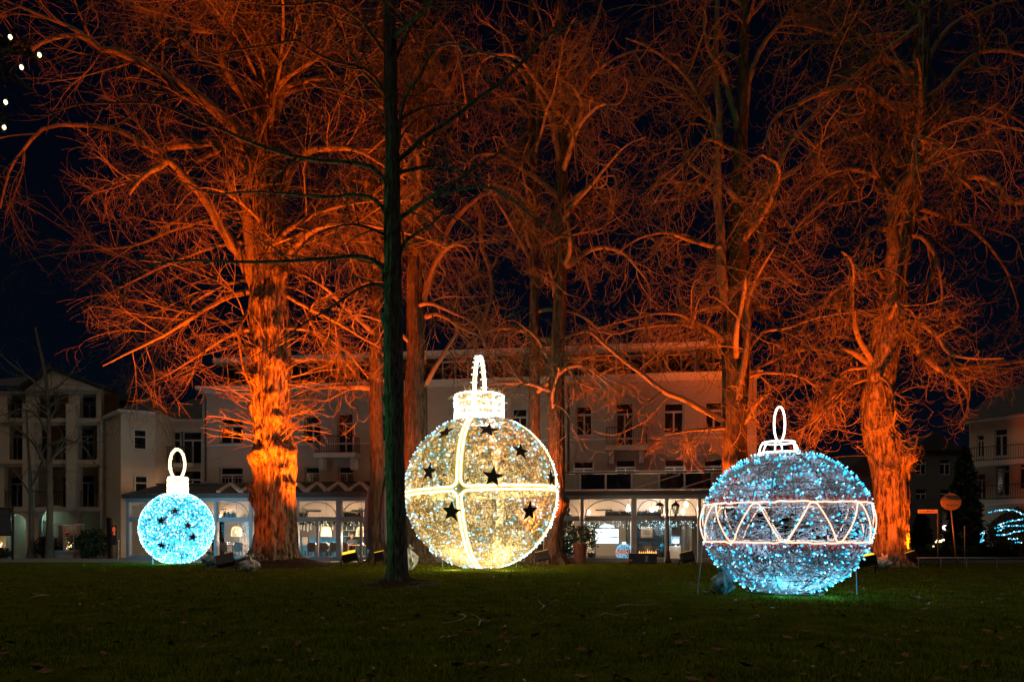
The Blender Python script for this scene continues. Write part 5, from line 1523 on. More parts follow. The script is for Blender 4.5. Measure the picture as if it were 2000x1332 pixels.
# white lit screen with arched header
p = on_floor(1185, 1.1)
t = thing('lit_screen', 'white lit display screen with arched lamp panel on a stand', 'display', tuple(p), HF.t)
SCRW = glow('screen_white', (.95, 1.0, 1.0), 2.2)
def at_screen(px, py):
    q = room(px, py, 1.1) - p
    c, s = math.cos(-HF.t), math.sin(-HF.t)
    return q[0] * c - q[1] * s, q[2]
x0, z1 = at_screen(1163, 1033); x1, z0 = at_screen(1208, 1061)
MB().box(x0 - .06, x1 + .06, -.04, .04, z0 - .05, z0).box(x0 - .06, x1 + .06, -.04, .04, z1, z1 + .05).box(x0 - .06, x0, -.04, .04, z0, z1).box(x1, x1 + .06, -.04, .04, z0, z1).box(x0 - .06, x1 + .06, .041, .06, z0 - .05, z1 + .05).build('frame', STEEL, t)
MB().box(x0 + .001, x1 - .001, -.02, .02, z0 + .001, z1 - .001).build('screen', SCRW, t)
SEA = glow('screen_sea_line', (.25, .55, .65), .8)
zl = z0 + (z1 - z0) * .45
MB().prism([(x0 + .03, zl - .01), (x0 + (x1 - x0) * .3, zl + .02), (x0 + (x1 - x0) * .65, zl + .01), (x1 - .25, zl + .05), (x1 - .02, zl + .03), (x1 - .02, zl - .04), (x0 + (x1 - x0) * .6, zl - .03)], -.024, -.0205).build('screen_picture', SEA, t)
tt = np.linspace(0, np.pi, 13)
xc, rw = (x0 + x1) / 2, (x1 - x0) / 2 * .82
MB().prism([(xc + rw * math.cos(q), z1 + .06 + .26 * math.sin(q)) for q in tt], -.03, .03).build('arched_panel', STEEL, t)
MB().prism([(xc + rw * .8 * math.cos(q), z1 + .075 + .17 * math.sin(q)) for q in tt], -.036, -.031).build('arched_light', SCRW, t)
MB().box(x0 - .03, x0 + .03, -.03, .03, 0, z0 - .051).box(x1 - .03, x1 + .03, -.03, .03, 0, z0 - .051).build('stand', STEEL, t)
lamp_light(t, (xc, -.5, z0 + .5), 14, (.85, .97, 1))
# entrance: potted topiary, tall plant, small christmas trees
FOAM = mat('terracotta', (.16, .06, .035), .8, vary=.2)
def pot(t, r, h, m):
    MB().lathe([(.001, 0), (r * .72, 0), (r, h * .86), (r * 1.06, h * .87), (r * 1.06, h), (r * .9, h), (r * .9, h - .05), (.001, h - .05)], S=16).build('pot', m, t)
p = P(1133, 1100, 32.4); p[2] = 0.004
t = thing('topiary', 'clipped ball topiary in a tall brown pot at the entrance', 'plant', tuple(p))
pot(t, .34, .95, FOAM)
g = np.random.default_rng(5)
q = unit(g.standard_normal((1300, 3))) * g.uniform(.7, 1.03, (1300, 1)) * .42
MB().leaves(q + np.array([.06, 0, 1.36]), .045, g).build('foliage', LEAF_MID, t, kind='stuff'); MB().cyl((.03, 0, .8), (.06, 0, 1.1), .03, S=6).build('trunk', BARK_PALE, t)
p = on_floor(1155, .9)
t = thing('potted_plant', 'tall thin leafy plant in dark pot left of the lit screen', 'plant', tuple(p), 0)
pot(t, .2, .4, BLACK)
st = MB()
for k in range(5):
    a = k * 1.25; st.tubes(grow(g, [(0, 0, .35)], [(math.cos(a) * .25, math.sin(a) * .25, 1)], 1.5, 9, .06), np.linspace(.014, .006, 9)[None], 4)
st.build('stem', BARK_PALE, t)
MB().leaves(np.stack([g.normal(0, .16, 260), g.normal(0, .16, 260), g.uniform(.7, 1.9, 260)], -1), .09, g).build('foliage', LEAF_MID, t, kind='stuff')
MB().octas(np.stack([g.normal(-.1, .12, 40), g.normal(-.1, .1, 40), g.uniform(.4, 1.95, 40)], -1), .015).build('fairy_lights', LED_WARM, t, kind='stuff')
def xmas_tree(px, inn, h, label, lights, seed):
    p = on_floor(px, inn)
    t = thing('christmas_tree', label, 'christmas tree', tuple(p), HF.t, 'small christmas trees in the restaurant')
    g = np.random.default_rng(seed)
    pot(t, h * .13, h * .2, FOAM)
    n = int(900 * h)
    z = 1 - np.sqrt(g.uniform(0, 1, n)); a = g.uniform(0, 2 * np.pi, n); r = (1 - z) * h * .27 * np.sqrt(g.uniform(.3, 1, n)) * (1 + .3 * np.sin(z * 30))
    MB().leaves(np.stack([r * np.cos(a), r * np.sin(a), h * .2 + z * h * .8], -1), .06, g).build('foliage', LEAF_MID, t, kind='stuff')
    m = int(26 * h); z = 1 - np.sqrt(g.uniform(0, 1, m)); a = g.uniform(0, 2 * np.pi, m); r = (1 - z) * h * .29
    MB().octas(np.stack([r * np.cos(a), r * np.sin(a), h * .2 + z * h * .8], -1), .018).build('fairy_lights', lights, t, kind='stuff')
xmas_tree(1104, .8, 1.5, 'small lit christmas tree between chestnut trunk and topiary', LED_ICE, 1)
xmas_tree(1108, 1.6, 2.9, 'tall warm lit christmas tree behind the chestnut trunk', LED_WARM, 2)
# glowing mesh bauble indoors
p = on_floor(1219, .7)
t = thing('indoor_bauble', 'knee high lit bauble of blue and red lights inside', 'light ornament', tuple(p), 0)
g = np.random.default_rng(8)
q = unit(g.standard_normal((420, 3))) * np.array([.42, .42, .42]) + np.array([0, 0, .44])
sel = np.abs(q[:, 2] - .44) < .10
MB().octas(q[~sel], .020).build('led_bulbs', LED_CYAN, t, kind='stuff')
MB().octas(q[sel], .018).build('led_bulbs', glow('red_led', (1, .25, .18), 1.8), t, kind='stuff')
f = MB()
for k in range(8):
    a = np.linspace(0, 2 * np.pi, 24, endpoint=False); an = k * np.pi / 8
    f.tubes(np.stack([.41 * np.cos(a) * math.cos(an), .41 * np.cos(a) * math.sin(an), .44 + .41 * np.sin(a)], -1)[None], .008, 4, True)
f.build('frame', SILVER, t)
MB().lathe([(.09, 0), (.09, .1), (.001, .1)], (0, 0, .85), 10).build('cap', LED_ICE, t)
# dark bench in front of the glass
p = P(1255, 1100, 31.9); p[2] = .004
t = thing('dark_bench', 'long dark box bench with louvred end before the windows', 'bench', tuple(p), HF.t)
MB().box(-.64, .64, -.25, .25, .03, .45).build('body', mat('dark_blue_wood', (.012, .018, .028), .5), t)
MB().box(-.67, .67, -.28, .28, .451, .49).build('lid', BLACK, t)
for k in range(3): MB().box(.10, .24, -.262, -.252, .12 + k * .10, .18 + k * .10).build('louvre', STEEL, t)
# picture, fireplace, table lamp
def wallrect(px0, py0, px1, py1, inn):
    a, b = room(px0, py0, inn), room(px1, py1, inn)
    return a, b
a, b = wallrect(1250, 1027, 1276, 1051, 7.6)
t = thing('framed_picture', 'wooden framed picture on the blue wall over the fireplace', 'picture', tuple((a + b) / 2), HF.t)
w, h = np.linalg.norm((b - a)[:2]) / 2, (a[2] - b[2]) / 2
MB().box(-w, w, -.03, .03, h - .06, h).box(-w, w, -.03, .03, -h, -h + .06).box(-w, -w + .06, -.03, .03, -h + .06, h - .06).box(w - .06, w, -.03, .03, -h + .06, h - .06).build('frame', WOOD, t)
MB().box(-w + .061, w - .061, -.012, .012, -h + .061, h - .061).build('mat_board', LINEN, t)
MB().box(-w * .5, w * .5, -.02, -.0125, -h * .42, h * .42).build('print', mat('print', (.38, .36, .30), .8, vary=.3, scale=9), t)
lamp_light(t, (0, -.35, h + .15), 9, (1, .8, .55), .03)
a, b = wallrect(1246, 1062, 1286, 1082, 6.6)
t = thing('fireplace', 'dark fireplace with orange flames below the framed picture', 'fireplace', (*((a + b) / 2)[:2], .03), HF.t)
w = np.linalg.norm((b - a)[:2]) / 2; z0_, z1_ = b[2] - .03, a[2] - .03
MB().box(-w - .1, w + .1, -.2, .2, 0, z0_).box(-w - .1, -w, -.2, .2, z0_, z1_).box(w, w + .1, -.2, .2, z0_, z1_).box(-w - .1, w + .1, -.2, .2, z1_, z1_ + .1).box(-w, w, .15, .2, z0_, z1_).build('surround', BLACK, t)
g = np.random.default_rng(6)
fm = glow('flame', (1.0, .33, .03), 3.0)
for k in range(9):
    x = -w * .85 + k * w * .2
    hh = g.uniform(.10, .26)
    MB().lathe([(.001, hh), (.03, hh * .55), (.055, hh * .2), (.03, 0)], (x, 0, z0_ + .01), 7).build('flame', fm, t, smooth=True)
lamp_light(t, (0, -.3, z0_ + .25), 8, (1, .4, .08))
p = on_floor(1320, 2.0)
t = thing('table_lamp', 'white glowing lamp with blue shade right of street lamp', 'lamp', tuple(p), HF.t)
MB().box(-.35, .35, -.3, .3, 0, .72).build('cabinet', CREAM, t)
MB().lathe([(.001, .721), (.1, .721), (.03, .78), (.03, .86)], S=10).build('lamp_foot', STEEL, t)
MB().lathe([(.15, .98), (.11, .88)], S=14).lathe([(.13, .88), (.13, 1.08), (.001, 1.08)], S=14).build('bulb', BULB_W, t)
MB().box(-.22, .22, -.015 + .2, .015 + .2, .85, 1.22).build('shade', glow('blue_panel', (.05, .45, .75), .9), t)
lamp_light(t, (0, -.35, 1.0), 14, (.8, .95, 1))
# pale curtain beside it
def curtain(px0, px1, inn, label, m):
    a, b = on_floor(px0, inn), on_floor(px1, inn)
    L = np.linalg.norm(b - a); n = 26
    x = np.linspace(0, L, n); y = .05 * np.sin(x * 26)
    V = [(x[i], y[i], z) for z in (0.02, 1.1, 2.1) for i in range(n)]
    idx = np.arange(3 * n).reshape(3, n)
    o = MB().add(V, np.stack([idx[:-1, :-1], idx[:-1, 1:], idx[1:, 1:], idx[1:, :-1]], -1).reshape(-1, 4)).build('curtain', m, smooth=True, loc=tuple(a))
    o.rotation_euler = (0, 0, HF.t)
    tag(o, label, 'curtain', 'curtains in the restaurant')
CURT = mat('pale_curtain', (.42, .38, .34), .9, vary=.1)
curtain(1330, 1352, 1.0, 'pale gathered curtain right of the table lamp', CURT)
curtain(468, 490, 2.8, 'grey curtain between basket lamp and the lime trunk', GREYC)
# the seated man
def person_seated(p, rz, label):
    v = {'pel': (0, 0, .50), 'abd': (0, -.04, .66), 'chest': (0, -.08, .88), 'neck': (0, -.13, 1.06), 'head': (0, -.17, 1.19), 'top': (0, -.18, 1.29),
         'shl': (-.19, -.08, .98), 'ell': (-.25, -.22, .76), 'wrl': (-.12, -.44, .80), 'hal': (-.07, -.52, .80),
         'shr': (.19, -.08, .98), 'elr': (.25, -.24, .77), 'wrr': (.10, -.46, .80), 'har': (.05, -.53, .81),
         'hil': (-.10, -.02, .48), 'knl': (-.14, -.46, .50), 'anl': (-.14, -.42, .09), 'tol': (-.14, -.58, .04),
         'hir': (.10, -.02, .48), 'knr': (.14, -.46, .50), 'anr': (.14, -.42, .09), 'tor': (.14, -.58, .04)}
    rad = {'pel': .15, 'abd': .14, 'chest': .155, 'neck': .055, 'head': .095, 'top': .075, 'shl': .075, 'ell': .052, 'wrl': .036, 'hal': .04, 'shr': .075, 'elr': .052, 'wrr': .036, 'har': .04,
           'hil': .095, 'knl': .068, 'anl': .045, 'tol': .04, 'hir': .095, 'knr': .068, 'anr': .045, 'tor': .04}
    e = ['pel abd', 'abd chest', 'chest neck', 'neck head', 'head top', 'chest shl', 'shl ell', 'ell wrl', 'wrl hal', 'chest shr', 'shr elr', 'elr wrr', 'wrr har', 'pel hil', 'hil knl', 'knl anl', 'anl tol', 'pel hir', 'hir knr', 'knr anr', 'anr tor']
    k = list(v)
    me = bpy.data.meshes.new('body')
    me.from_pydata([v[q] for q in k], [tuple(k.index(s) for s in q.split()) for q in e], [])
    t = thing('person', label, 'person', tuple(p), rz)
    o = bpy.data.objects.new('body', me); SC.collection.objects.link(o); o.parent = t
    md = o.modifiers.new('skin', 'SKIN')
    for i, q in enumerate(k):
        me.skin_vertices[0].data[i].radius = (rad[q], rad[q])
    me.skin_vertices[0].data[0].use_root = True
    o.modifiers.new('subsurf', 'SUBSURF').levels = 1
    o.modifiers['subsurf'].render_levels = 2
    me.materials.append(mat('dark_shirt', (.03, .035, .05), .8))
    sk = mat('skin', (.42, .22, .15), .6, vary=.08)
    MB().blob((0, -.19, 1.215), (.082, .098, .115), 12, 9).blob((0, -.295, 1.20), (.014, .02, .022), 6, 5).blob((-.082, -.18, 1.21), (.012, .02, .028), 6, 5).blob((.082, -.18, 1.21), (.012, .02, .028), 6, 5).build('face', sk, t, smooth=True)
    for s in (-1, 1):
        h = MB().blob((s * .06, -.53, .80), (.035, .05, .018), 8, 5)
        for f_ in range(4): h.tubes([[(s * (.035 + f_ * .017), -.565, .802), (s * (.035 + f_ * .016), -.605, .80), (s * (.036 + f_ * .015), -.63 + abs(f_ - 1.5) * .006, .785)]], .009, 5)
        h.tubes([[(s * .03, -.53, .80), (s * .012, -.56, .80), (s * .008, -.59, .795)]], .010, 5)
        h.build('hand', sk, t, smooth=True)
    MB().lathe([(.088, 1.24), (.092, 1.27), (.078, 1.315), (.04, 1.338), (.001, 1.342)], (0, -.165, 0), 12).build('hair', mat('grey_hair', (.22, .2, .18), .8), t, smooth=True)
    for s in (-1, 1):
        MB().box(s * .14 - .045, s * .14 + .045, -.60, -.36, .0, .07, .25).build('shoe', BLACK, t)
    return t
pm = on_floor(688, 3.3)
person_seated(pm, HF.t + R(14), 'grey haired man in dark shirt sitting at a table inside')
# ---------------------------------------------------------------- house on the left
LF = Frame((0 - 1000) / FPX * 41, 41.0, 0.0)
house = thing('apartment_house', 'cream house with gable and stacked arched balconies far left', 'building', (LF.o[0], 41, 0), 0)
RECESS = mat('recess_plaster', (.62, .42, .28), .9, vary=.1)
zb = [LF.z(100, y) for y in (1000, 922, 905, 835, 800, 768)]
def arch_hole_wall(mb, x0, x1, z0, z1, arches, y0, y1, seg=14):
    """front wall with round-headed openings: list of (a, b, spring height)"""
    cur = x0
    for a, b, sp in arches:
        mb.box(cur, a, y0, y1, z0, z1)
        cx, r = (a + b) / 2, (b - a) / 2
        t = np.linspace(np.pi, 0, seg + 1)
        for i in range(seg):
            p0 = (cx + r * math.cos(t[i]), sp + r * math.sin(t[i])); p1 = (cx + r * math.cos(t[i + 1]), sp + r * math.sin(t[i + 1]))
            V = [(p0[0], y0, p0[1]), (p1[0], y0, p1[1]), (p1[0], y0, z1), (p0[0], y0, z1), (p0[0], y1, p0[1]), (p1[0], y1, p1[1]), (p1[0], y1, z1), (p0[0], y1, z1)]
            mb.add(V, [(0, 1, 2, 3), (7, 6, 5, 4), (4, 5, 1, 0), (3, 2, 6, 7)])
        cur = b
    mb.box(cur, x1, y0, y1, z0, z1)
    return mb
X = lambda p: LF.x(p)
z1f, z2f, z3f, zg = LF.z(100, 990), LF.z(100, 898), LF.z(100, 817), LF.z(100, 764)
xl, xr = X(-110), X(197)
arch_hole_wall(MB(), xl, xr, 0, z1f - .25, [(X(-70), X(-8), 1.9), (X(12), X(51), 1.95), (X(74), X(138), 2.1), (X(155), X(196), 2.3)], 0, .35).build('arcade_wall', RENDER_WARM, house)
def loggia(za, zt, opens, rail=.95):
    mb = MB()
    mb.box(xl, xr, -.12, .38, za - .249, za)                             # floor edge
    cur = xl
    for a, b in opens:
        mb.box(cur, X(a), .0, .35, za + .002, zt - .40); cur = X(b)
    mb.box(cur, xr, 0, .35, za + .002, zt - .40)
    mb.box(xl, xr, -.05, .36, zt - .399, zt - .252)
    mb.build('loggia_front', RENDER_WARM, house)
    for a, b in opens: railing(house, X(a) + .01, X(b) - .01, za + .005, za + rail, .10)
O1 = [(-60, -2), (8, 49), (67, 140), (155, 193)]
loggia(z1f, z2f, O1); loggia(z2f, z3f, [(-60, -4), (18, 48), (74, 138), (153, 190)])
loggia(z3f, zg + .25, [(-60, -6), (14, 50), (70, 134), (155, 188)])
MB().box(xl, xr, 1.6, 1.9, 0, zg).build('rear_wall', RECESS, house)
MB().box(xl, xr, .36, 1.59, z1f - .2, z1f - .02).box(xl, xr, .39, 1.59, z2f - .2, z2f - .02).box(xl, xr, .39, 1.59, z3f - .2, z3f - .02).build('loggia_floor', RECESS, house)
for za, rects in ((z1f, [(20, 930, 48, 990), (97, 930, 106, 990), (121, 929, 141, 990), (158, 927, 186, 990)]), (z2f, [(20, 838, 46, 898), (80, 838, 98, 898), (120, 838, 140, 898), (158, 836, 184, 898)]), (z3f, [(15, 778, 45, 817), (85, 776, 110, 817), (160, 774, 188, 817)])):
    for q in rects:
        x0, zt = LF.at(q[0], q[1], -1.5); x1, _ = LF.at(q[2], q[1], -1.5)
        window_unit(house, (x0, x1, za + .02, zt), 1.50, 2 if x1 - x0 > .6 else 1, .25, sill=False)
# gable over the middle bays, main roof
ga, gb, gp_ = X(52), X(207), X(97)
MB().prism([(ga, zg + .01), (gb, zg + .01), ((ga + gb) / 2 - .7, LF.z(97, 725))], -.2, 3).build('gable', RENDER_WARM, house)
rt = MB()
pk = ((ga + gb) / 2 - .7, LF.z(97, 725))
for a in ((ga - .35, zg - .02), (gb + .45, zg - .04)):
    s = 1 if a[0] < pk[0] else -1
    V = [(a[0], -.45, a[1] + .05), (pk[0], -.45, pk[1] + .05), (pk[0], 3.2, pk[1] + .05), (a[0], 3.2, a[1] + .05)]
    V += [(x, y, z + .14) for x, y, z in V]
    rt.add(V, [(0, 1, 2, 3), (7, 6, 5, 4), (0, 4, 5, 1), (1, 5, 6, 2), (2, 6, 7, 3), (3, 7, 4, 0)])
rt.build('gable_roof', SLATE, house)
MB().add([(xl, -.3, zg + .27), (ga, -.3, zg + .27), (ga, 6, zg + 2.2), (xl, 6, zg + 2.2), (xr, 3.1, zg + .27), (xr, 6, zg + .27), (ga, 3.1, zg + .27)], [(0, 1, 2, 3)]).box(ga, xr, 3.21, 8, zg - .2, zg + .25).build('roof', SLATE, house)
for pa in (146, 62):
    MB().box(X(pa) - .26, X(pa) + .26, -.42, -.13, z1f - .2, LF.z(100, 790)).build('pier', RENDER_WARM, house)
# stair tower with two windows each side
TA, TB_, TC = (X(196), .4), (LF.x(236, 2.0), -2.0), (LF.x(303, 1.2), -1.2)
zt = LF.z(236, 806, 2.0)
MB().prism([TA, TB_, TC, (TC[0], 5), (TA[0], 5)], 0, zt, 'z').build('stair_tower', RENDER_WARM, house)
cc = np.mean([TA, TB_, TC, (TC[0], 5), (TA[0], 5)], 0)
gr = lambda q, k: tuple(cc + (np.array(q) - cc) * k)
MB().prism([gr(TA, 1.07), gr(TB_, 1.10), gr(TC, 1.09), gr((TC[0], 5), 1.05), gr((TA[0], 5), 1.05)], zt + .003, zt + .16, 'z').build('tower_eaves', TRIM, house)
V = [(*gr(q, 1.06), zt + .162) for q in (TA, TB_, TC, (TC[0], 5), (TA[0], 5))] + [(cc[0], cc[1], zt + 1.6)]
MB().add(V, None, [(0, 1, 5), (1, 2, 5), (2, 3, 5), (3, 4, 5), (4, 0, 5)]).build('tower_roof', SLATE, house)
fd = np.array([TC[0] - TB_[0], TC[1] - TB_[1]]); fl = np.linalg.norm(fd); fd /= fl
for q in ((266, 838, 281, 876), (268, 928, 283, 968)):
    tt = (np.mean((q[0], q[2])) - 236) / (303 - 236)
    cx, cy = TB_[0] + fd[0] * fl * tt, TB_[1] + fd[1] * fl * tt
    zc0, zc1 = LF.z(270, q[3], 1.6), LF.z(270, q[1], 1.6)
    hw = .27; nrm = np.array([fd[1], -fd[0]])
    f = MB()
    def ob(u0, u1, z0, z1, d0, d1, mb):
        a = np.array([cx, cy])
        c = a + fd * (u0 + u1) / 2 + nrm * (d0 + d1) / 2
        mb.obox((c[0], c[1], (z0 + z1) / 2), (*(fd * (u1 - u0) / 2), 0), (*(nrm * (d1 - d0) / 2), 0), (0, 0, (z1 - z0) / 2))
    ob(-hw - .08, -hw, zc0, zc1, -.02, .06, f); ob(hw, hw + .08, zc0, zc1, -.02, .06, f); ob(-hw, hw, zc1 - .08, zc1, -.02, .06, f); ob(-hw - .05, hw + .05, zc0 - .09, zc0, -.02, .10, f); ob(-hw, hw, zc1 - .48, zc1 - .41, -.01, .05, f)
    w_ = f.build('window', TRIM, house)
    for za_, zb_ in ((zc0, zc1 - .48), (zc1 - .41, zc1 - .08)):
        m = MB(); ob(-hw, hw, za_, zb_, -.01, .015, m); m.build('pane', DARKGLASS, w_)
MB().cyl((TA[0] + .15, TA[1] - .55, 0), (TA[0] + .15, TA[1] - .55, zt), .05, S=8).build('downpipe', TRIM, house)
# lit entrance in the left arch
TURQ = mat('turquoise_door', (.25, .42, .45), .5)
x0, x1 = X(24), X(51)
ent = MB()
for a in np.linspace(x0, x1 - .05, 4): ent.box(a, a + .05, 1.45, 1.55, 0, 2.15)
ent.box(x0, x1, 1.45, 1.55, 2.151, 2.22).build('entrance_door', TURQ, house)
MB().box(x0, x1, 1.50, 1.52, .02, 2.14).build('door_pane', GLASS, house)
MB().blob((X(34), 1.2, 2.5), (.12, .08, .08), 8, 6).build('entrance_lamp', glow('turquoise_lamp', (.6, 1, 1), 5), house, smooth=True)
lamp_light(house, (X(36), .9, 2.3), 22, (.35, .95, 1.0))
lamp_light(house, (X(10), -.6, .9), 3, (1, .7, .3))
MB().octas(np.random.default_rng(2).normal(0, .12, (14, 3)) + np.array([X(12), -.5, .7]), .035).build('entrance_candles', LED_WARM, house)
# glass showcase with christmas display
q0 = P(104, 1092, 39.2); q0[2] = .004
sc_ = thing('showcase', 'white framed glass showcase with christmas figures by the arches', 'showcase', tuple(q0))
w = (154 - 104) / FPX * 39.2; h0 = .42; h1 = (1092 - 1028) / FPX * 39.2
MB().box(.05, w - .1, -.35, .35, 0, h0 - .1).build('plinth', TRIM, sc_)
f = MB().box(-.05, w + .05, -.45, .45, h0 - .099, h0)
for x in (-.0, w * .58, w - .05):
    f.box(x, x + .05, -.44, -.39, h0 + .001, h1)
for x in (0, w - .05): f.box(x, x + .05, .39, .44, h0 + .001, h1)
f.box(-.05, w + .05, -.46, .46, h1 + .001, h1 + .06).build('frame', FRAME_WHITE, sc_)
MB().box(.051, w * .58 - .001, -.42, -.41, h0 + .002, h1 - .002).build('pane', GLASS, sc_); MB().box(w * .58 + .051, w - .051, -.42, -.41, h0 + .002, h1 - .002).build('pane', GLASS, sc_)
MB().box(.06, w - .06, .36, .38, h0 + .002, h1 - .002).build('back_panel', mat('showcase_back', (.12, .08, .06), .8), sc_)
MB().blob((.62, 0, h0 + .95), .12, 10, 8).blob((.82, 0, h0 + .98), .08, 10, 8).build('red_baubles', mat('red_bauble', (.45, .03, .04), .3), sc_, smooth=True)
MB().lathe([(.16, 0), (.12, .5), (.05, .62), (.09, .72), (.001, .85)], (.75, 0, h0 + .01), 10).build('figurine', LINEN, sc_, smooth=True)
g = np.random.default_rng(4)
MB().leaves(g.normal(0, .12, (200, 3)) * [1, .6, 1.6] + np.array([w * .8, 0, h0 + .5]), .06, g).build('greenery', LEAF_MID, sc_, kind='stuff')
MB().octas(g.normal(0, .10, (10, 3)) + np.array([w * .72, -.1, h0 + .28]), .025).build('fairy_lights', LED_WARM, sc_)
lamp_light(sc_, (w * .5, -.1, h1 - .12), 5, (1, .75, .45))
# shrubs before the house
def shrub(name, px0, px1, py0, py1, Y, label, seed, m=LEAF_DARK, size=.10, n=2600, depth=.8, cat='shrub', group=None):
    g = np.random.default_rng(seed)
    a, b = P(px0, py1, Y), P(px1, py0, Y)
    cx, w, h = (a[0] + b[0]) / 2, (b[0] - a[0]) / 2, b[2]
    t = thing(name, label, cat, (cx, Y, 0), 0, group)
    q = unit(g.standard_normal((n, 3))) * (g.uniform(.35, 1.0, (n, 1)) ** .5)
    k = np.array([1 + .35 * mnoise.noise((v[0] * 2.2 + seed, v[1] * 2.2, v[2] * 2.2)) for v in q])[:, None]
    q = q * k * np.array([w, depth, h / 2]) + np.array([0, 0, h / 2])
    q[:, 2] = np.maximum(q[:, 2], .03)
    MB().leaves(q, size, g).build('foliage', m, t, kind='stuff')
    s = MB()
    s.tubes(grow(g, np.tile([[0, 0, 0.]], (7, 1)), unit(g.standard_normal((7, 3)) * [.6, .6, .1] + [0, 0, 1]), h * .6, 6, .1), np.tile(np.linspace(.03, .012, 6), (7, 1)), 5).build('stem', BARK_PALE, t)
    return t
shrub('evergreen_shrub', 154, 212, 1032, 1092, 38.5, 'dark green evergreen shrub between showcase and black sign post', 1, LEAF_MID)
shrub('evergreen_shrub', 78, 106, 1046, 1092, 39.0, 'small dark shrub left of the glass showcase', 2, mat('purple_leaf', (.03, .018, .02), .7), n=1200)
shrub('evergreen_shrub', -40, 18, 1070, 1094, 37.5, 'low dark shrub under the billboard at left edge', 3, n=900)
# advertising board at the left edge, totem sign
q = P(-10, 1000, 37.0)
t = thing('billboard', 'dark grey billboard seen from behind on two black posts', 'sign', (q[0], 37, 0))
bx0, bz1 = P(-45, 993, 37)[0] - q[0], P(0, 993, 37)[2]; bx1, bz0 = P(20, 1044, 37)[0] - q[0], P(0, 1044, 37)[2]
MB().box(bx0, bx1, -.05, .05, bz0, bz1).build('panel', mat('board_grey', (.10, .09, .09), .7), t)
MB().box(bx0 - .04, bx1 + .04, -.07, .07, bz1 + .001, bz1 + .06).box(bx0 - .04, bx1 + .04, -.07, .07, bz0 - .06, bz0 - .001).build('frame', BLACK, t)
for px in (25, -40):
    x = P(px, 1000, 37)[0] - q[0]; MB().cyl((x, 0, 0), (x, 0, bz1 + .1), .06, S=8).build('post', BLACK, t)
for zq in (bz0 + .15, bz1 - .15): MB().box(bx1, P(25, 1000, 37)[0] - q[0], -.02, .02, zq - .03, zq + .03).build('bracket', BLACK, t)
q = P(214, 1090, 38.0)
t = thing('info_pillar', 'dark slanted information pillar with small orange picture', 'sign', (q[0], 38, 0))
MB().prism([(-.05, 0), (.16, 0), (.10, 2.25), (-.12, 2.30)], -.1, .1).build('panel', BLACK, t)
MB().box(.17, .42, -.08, .02, .75, 1.85).build('side_panel', FASCIA, t)
MB().blob((.29, -.085, 1.62), (.10, .012, .16), 8, 6).blob((.31, -.085, 1.38), (.07, .012, .09), 8, 6).build('orange_glow_print', glow('orange_glow_print', (1, .12, .02), .45), t)  # the print is given a faint glow of its own
MB().cyl((.50, 0, 0), (.50, 0, 1.05), .03, S=6).build('bollard_post', STEEL, t)

# ---------------------------------------------------------------- closed parasols, street lamp
PAR = mat('parasol_cloth', (.20, .17, .18), .85, vary=.15)
def parasol(px, py_t, py_b, Y, label, m):
    b = P(px, py_b, Y); b[2] = .004
    t = thing('parasol', label, 'parasol', tuple(b), 0, 'closed parasols on the terrace')
    H = P(px, py_t, Y)[2]
    S, K = 28, 12
    z = np.linspace(.62, H - .05, K)
    rr = np.interp((z - .62) / (H - .67), [0, .06, .2, .5, .85, 1], [.10, .26, .33, .30, .20, .03])
    V = np.array([[(r * (1 + .16 * math.cos(8 * a + zz)) * math.cos(a), r * (1 + .16 * math.cos(8 * a + zz)) * math.sin(a), zz) for a in np.arange(S) / S * 2 * np.pi] for r, zz in zip(rr, z)])
    idx = np.arange(S * K).reshape(K, S); nx = np.roll(idx, -1, 1)
    MB().add(V.reshape(-1, 3), np.stack([idx[:-1], nx[:-1], nx[1:], idx[1:]], -1).reshape(-1, 4)).build('canopy', m, t, smooth=True)
    MB().cyl((0, 0, .1), (0, 0, H + .05), .035, S=8).build('pole', STEEL, t)
    MB().box(-.35, .35, -.35, .35, 0, .10, .1).build('base', BLACK, t)
    MB().lathe([(.31, 0), (.33, .03), (.31, .06)], (0, 0, 1.5), 20).build('strap', BLACK, t)
parasol(724, 946, 1096, 33.5, 'closed grey brown parasol left of the slender dark tree', PAR)
parasol(757, 935, 1098, 32.8, 'closed parasol almost hidden by the slender dark tree', PAR)
q = P(1305, 1100, 32.3); q[2] = 0.004
t = thing('street_lamp', 'black cast iron street lamp with two unlit lanterns', 'street lamp', tuple(q))
sk = 32.3 / FPX
H = (1100 - 1008) * sk
MB().lathe([(.16, 0), (.16, .12), (.10, .2), (.085, .55), (.055, .62), (.045, 1.2), (.04, H - .05), (.06, H), (.02, H + .03), (.03, H + .25), (.045, H + .31), (.02, H + .36), (.001, H + .42)], S=14).build('post', BLACK, t, smooth=True)
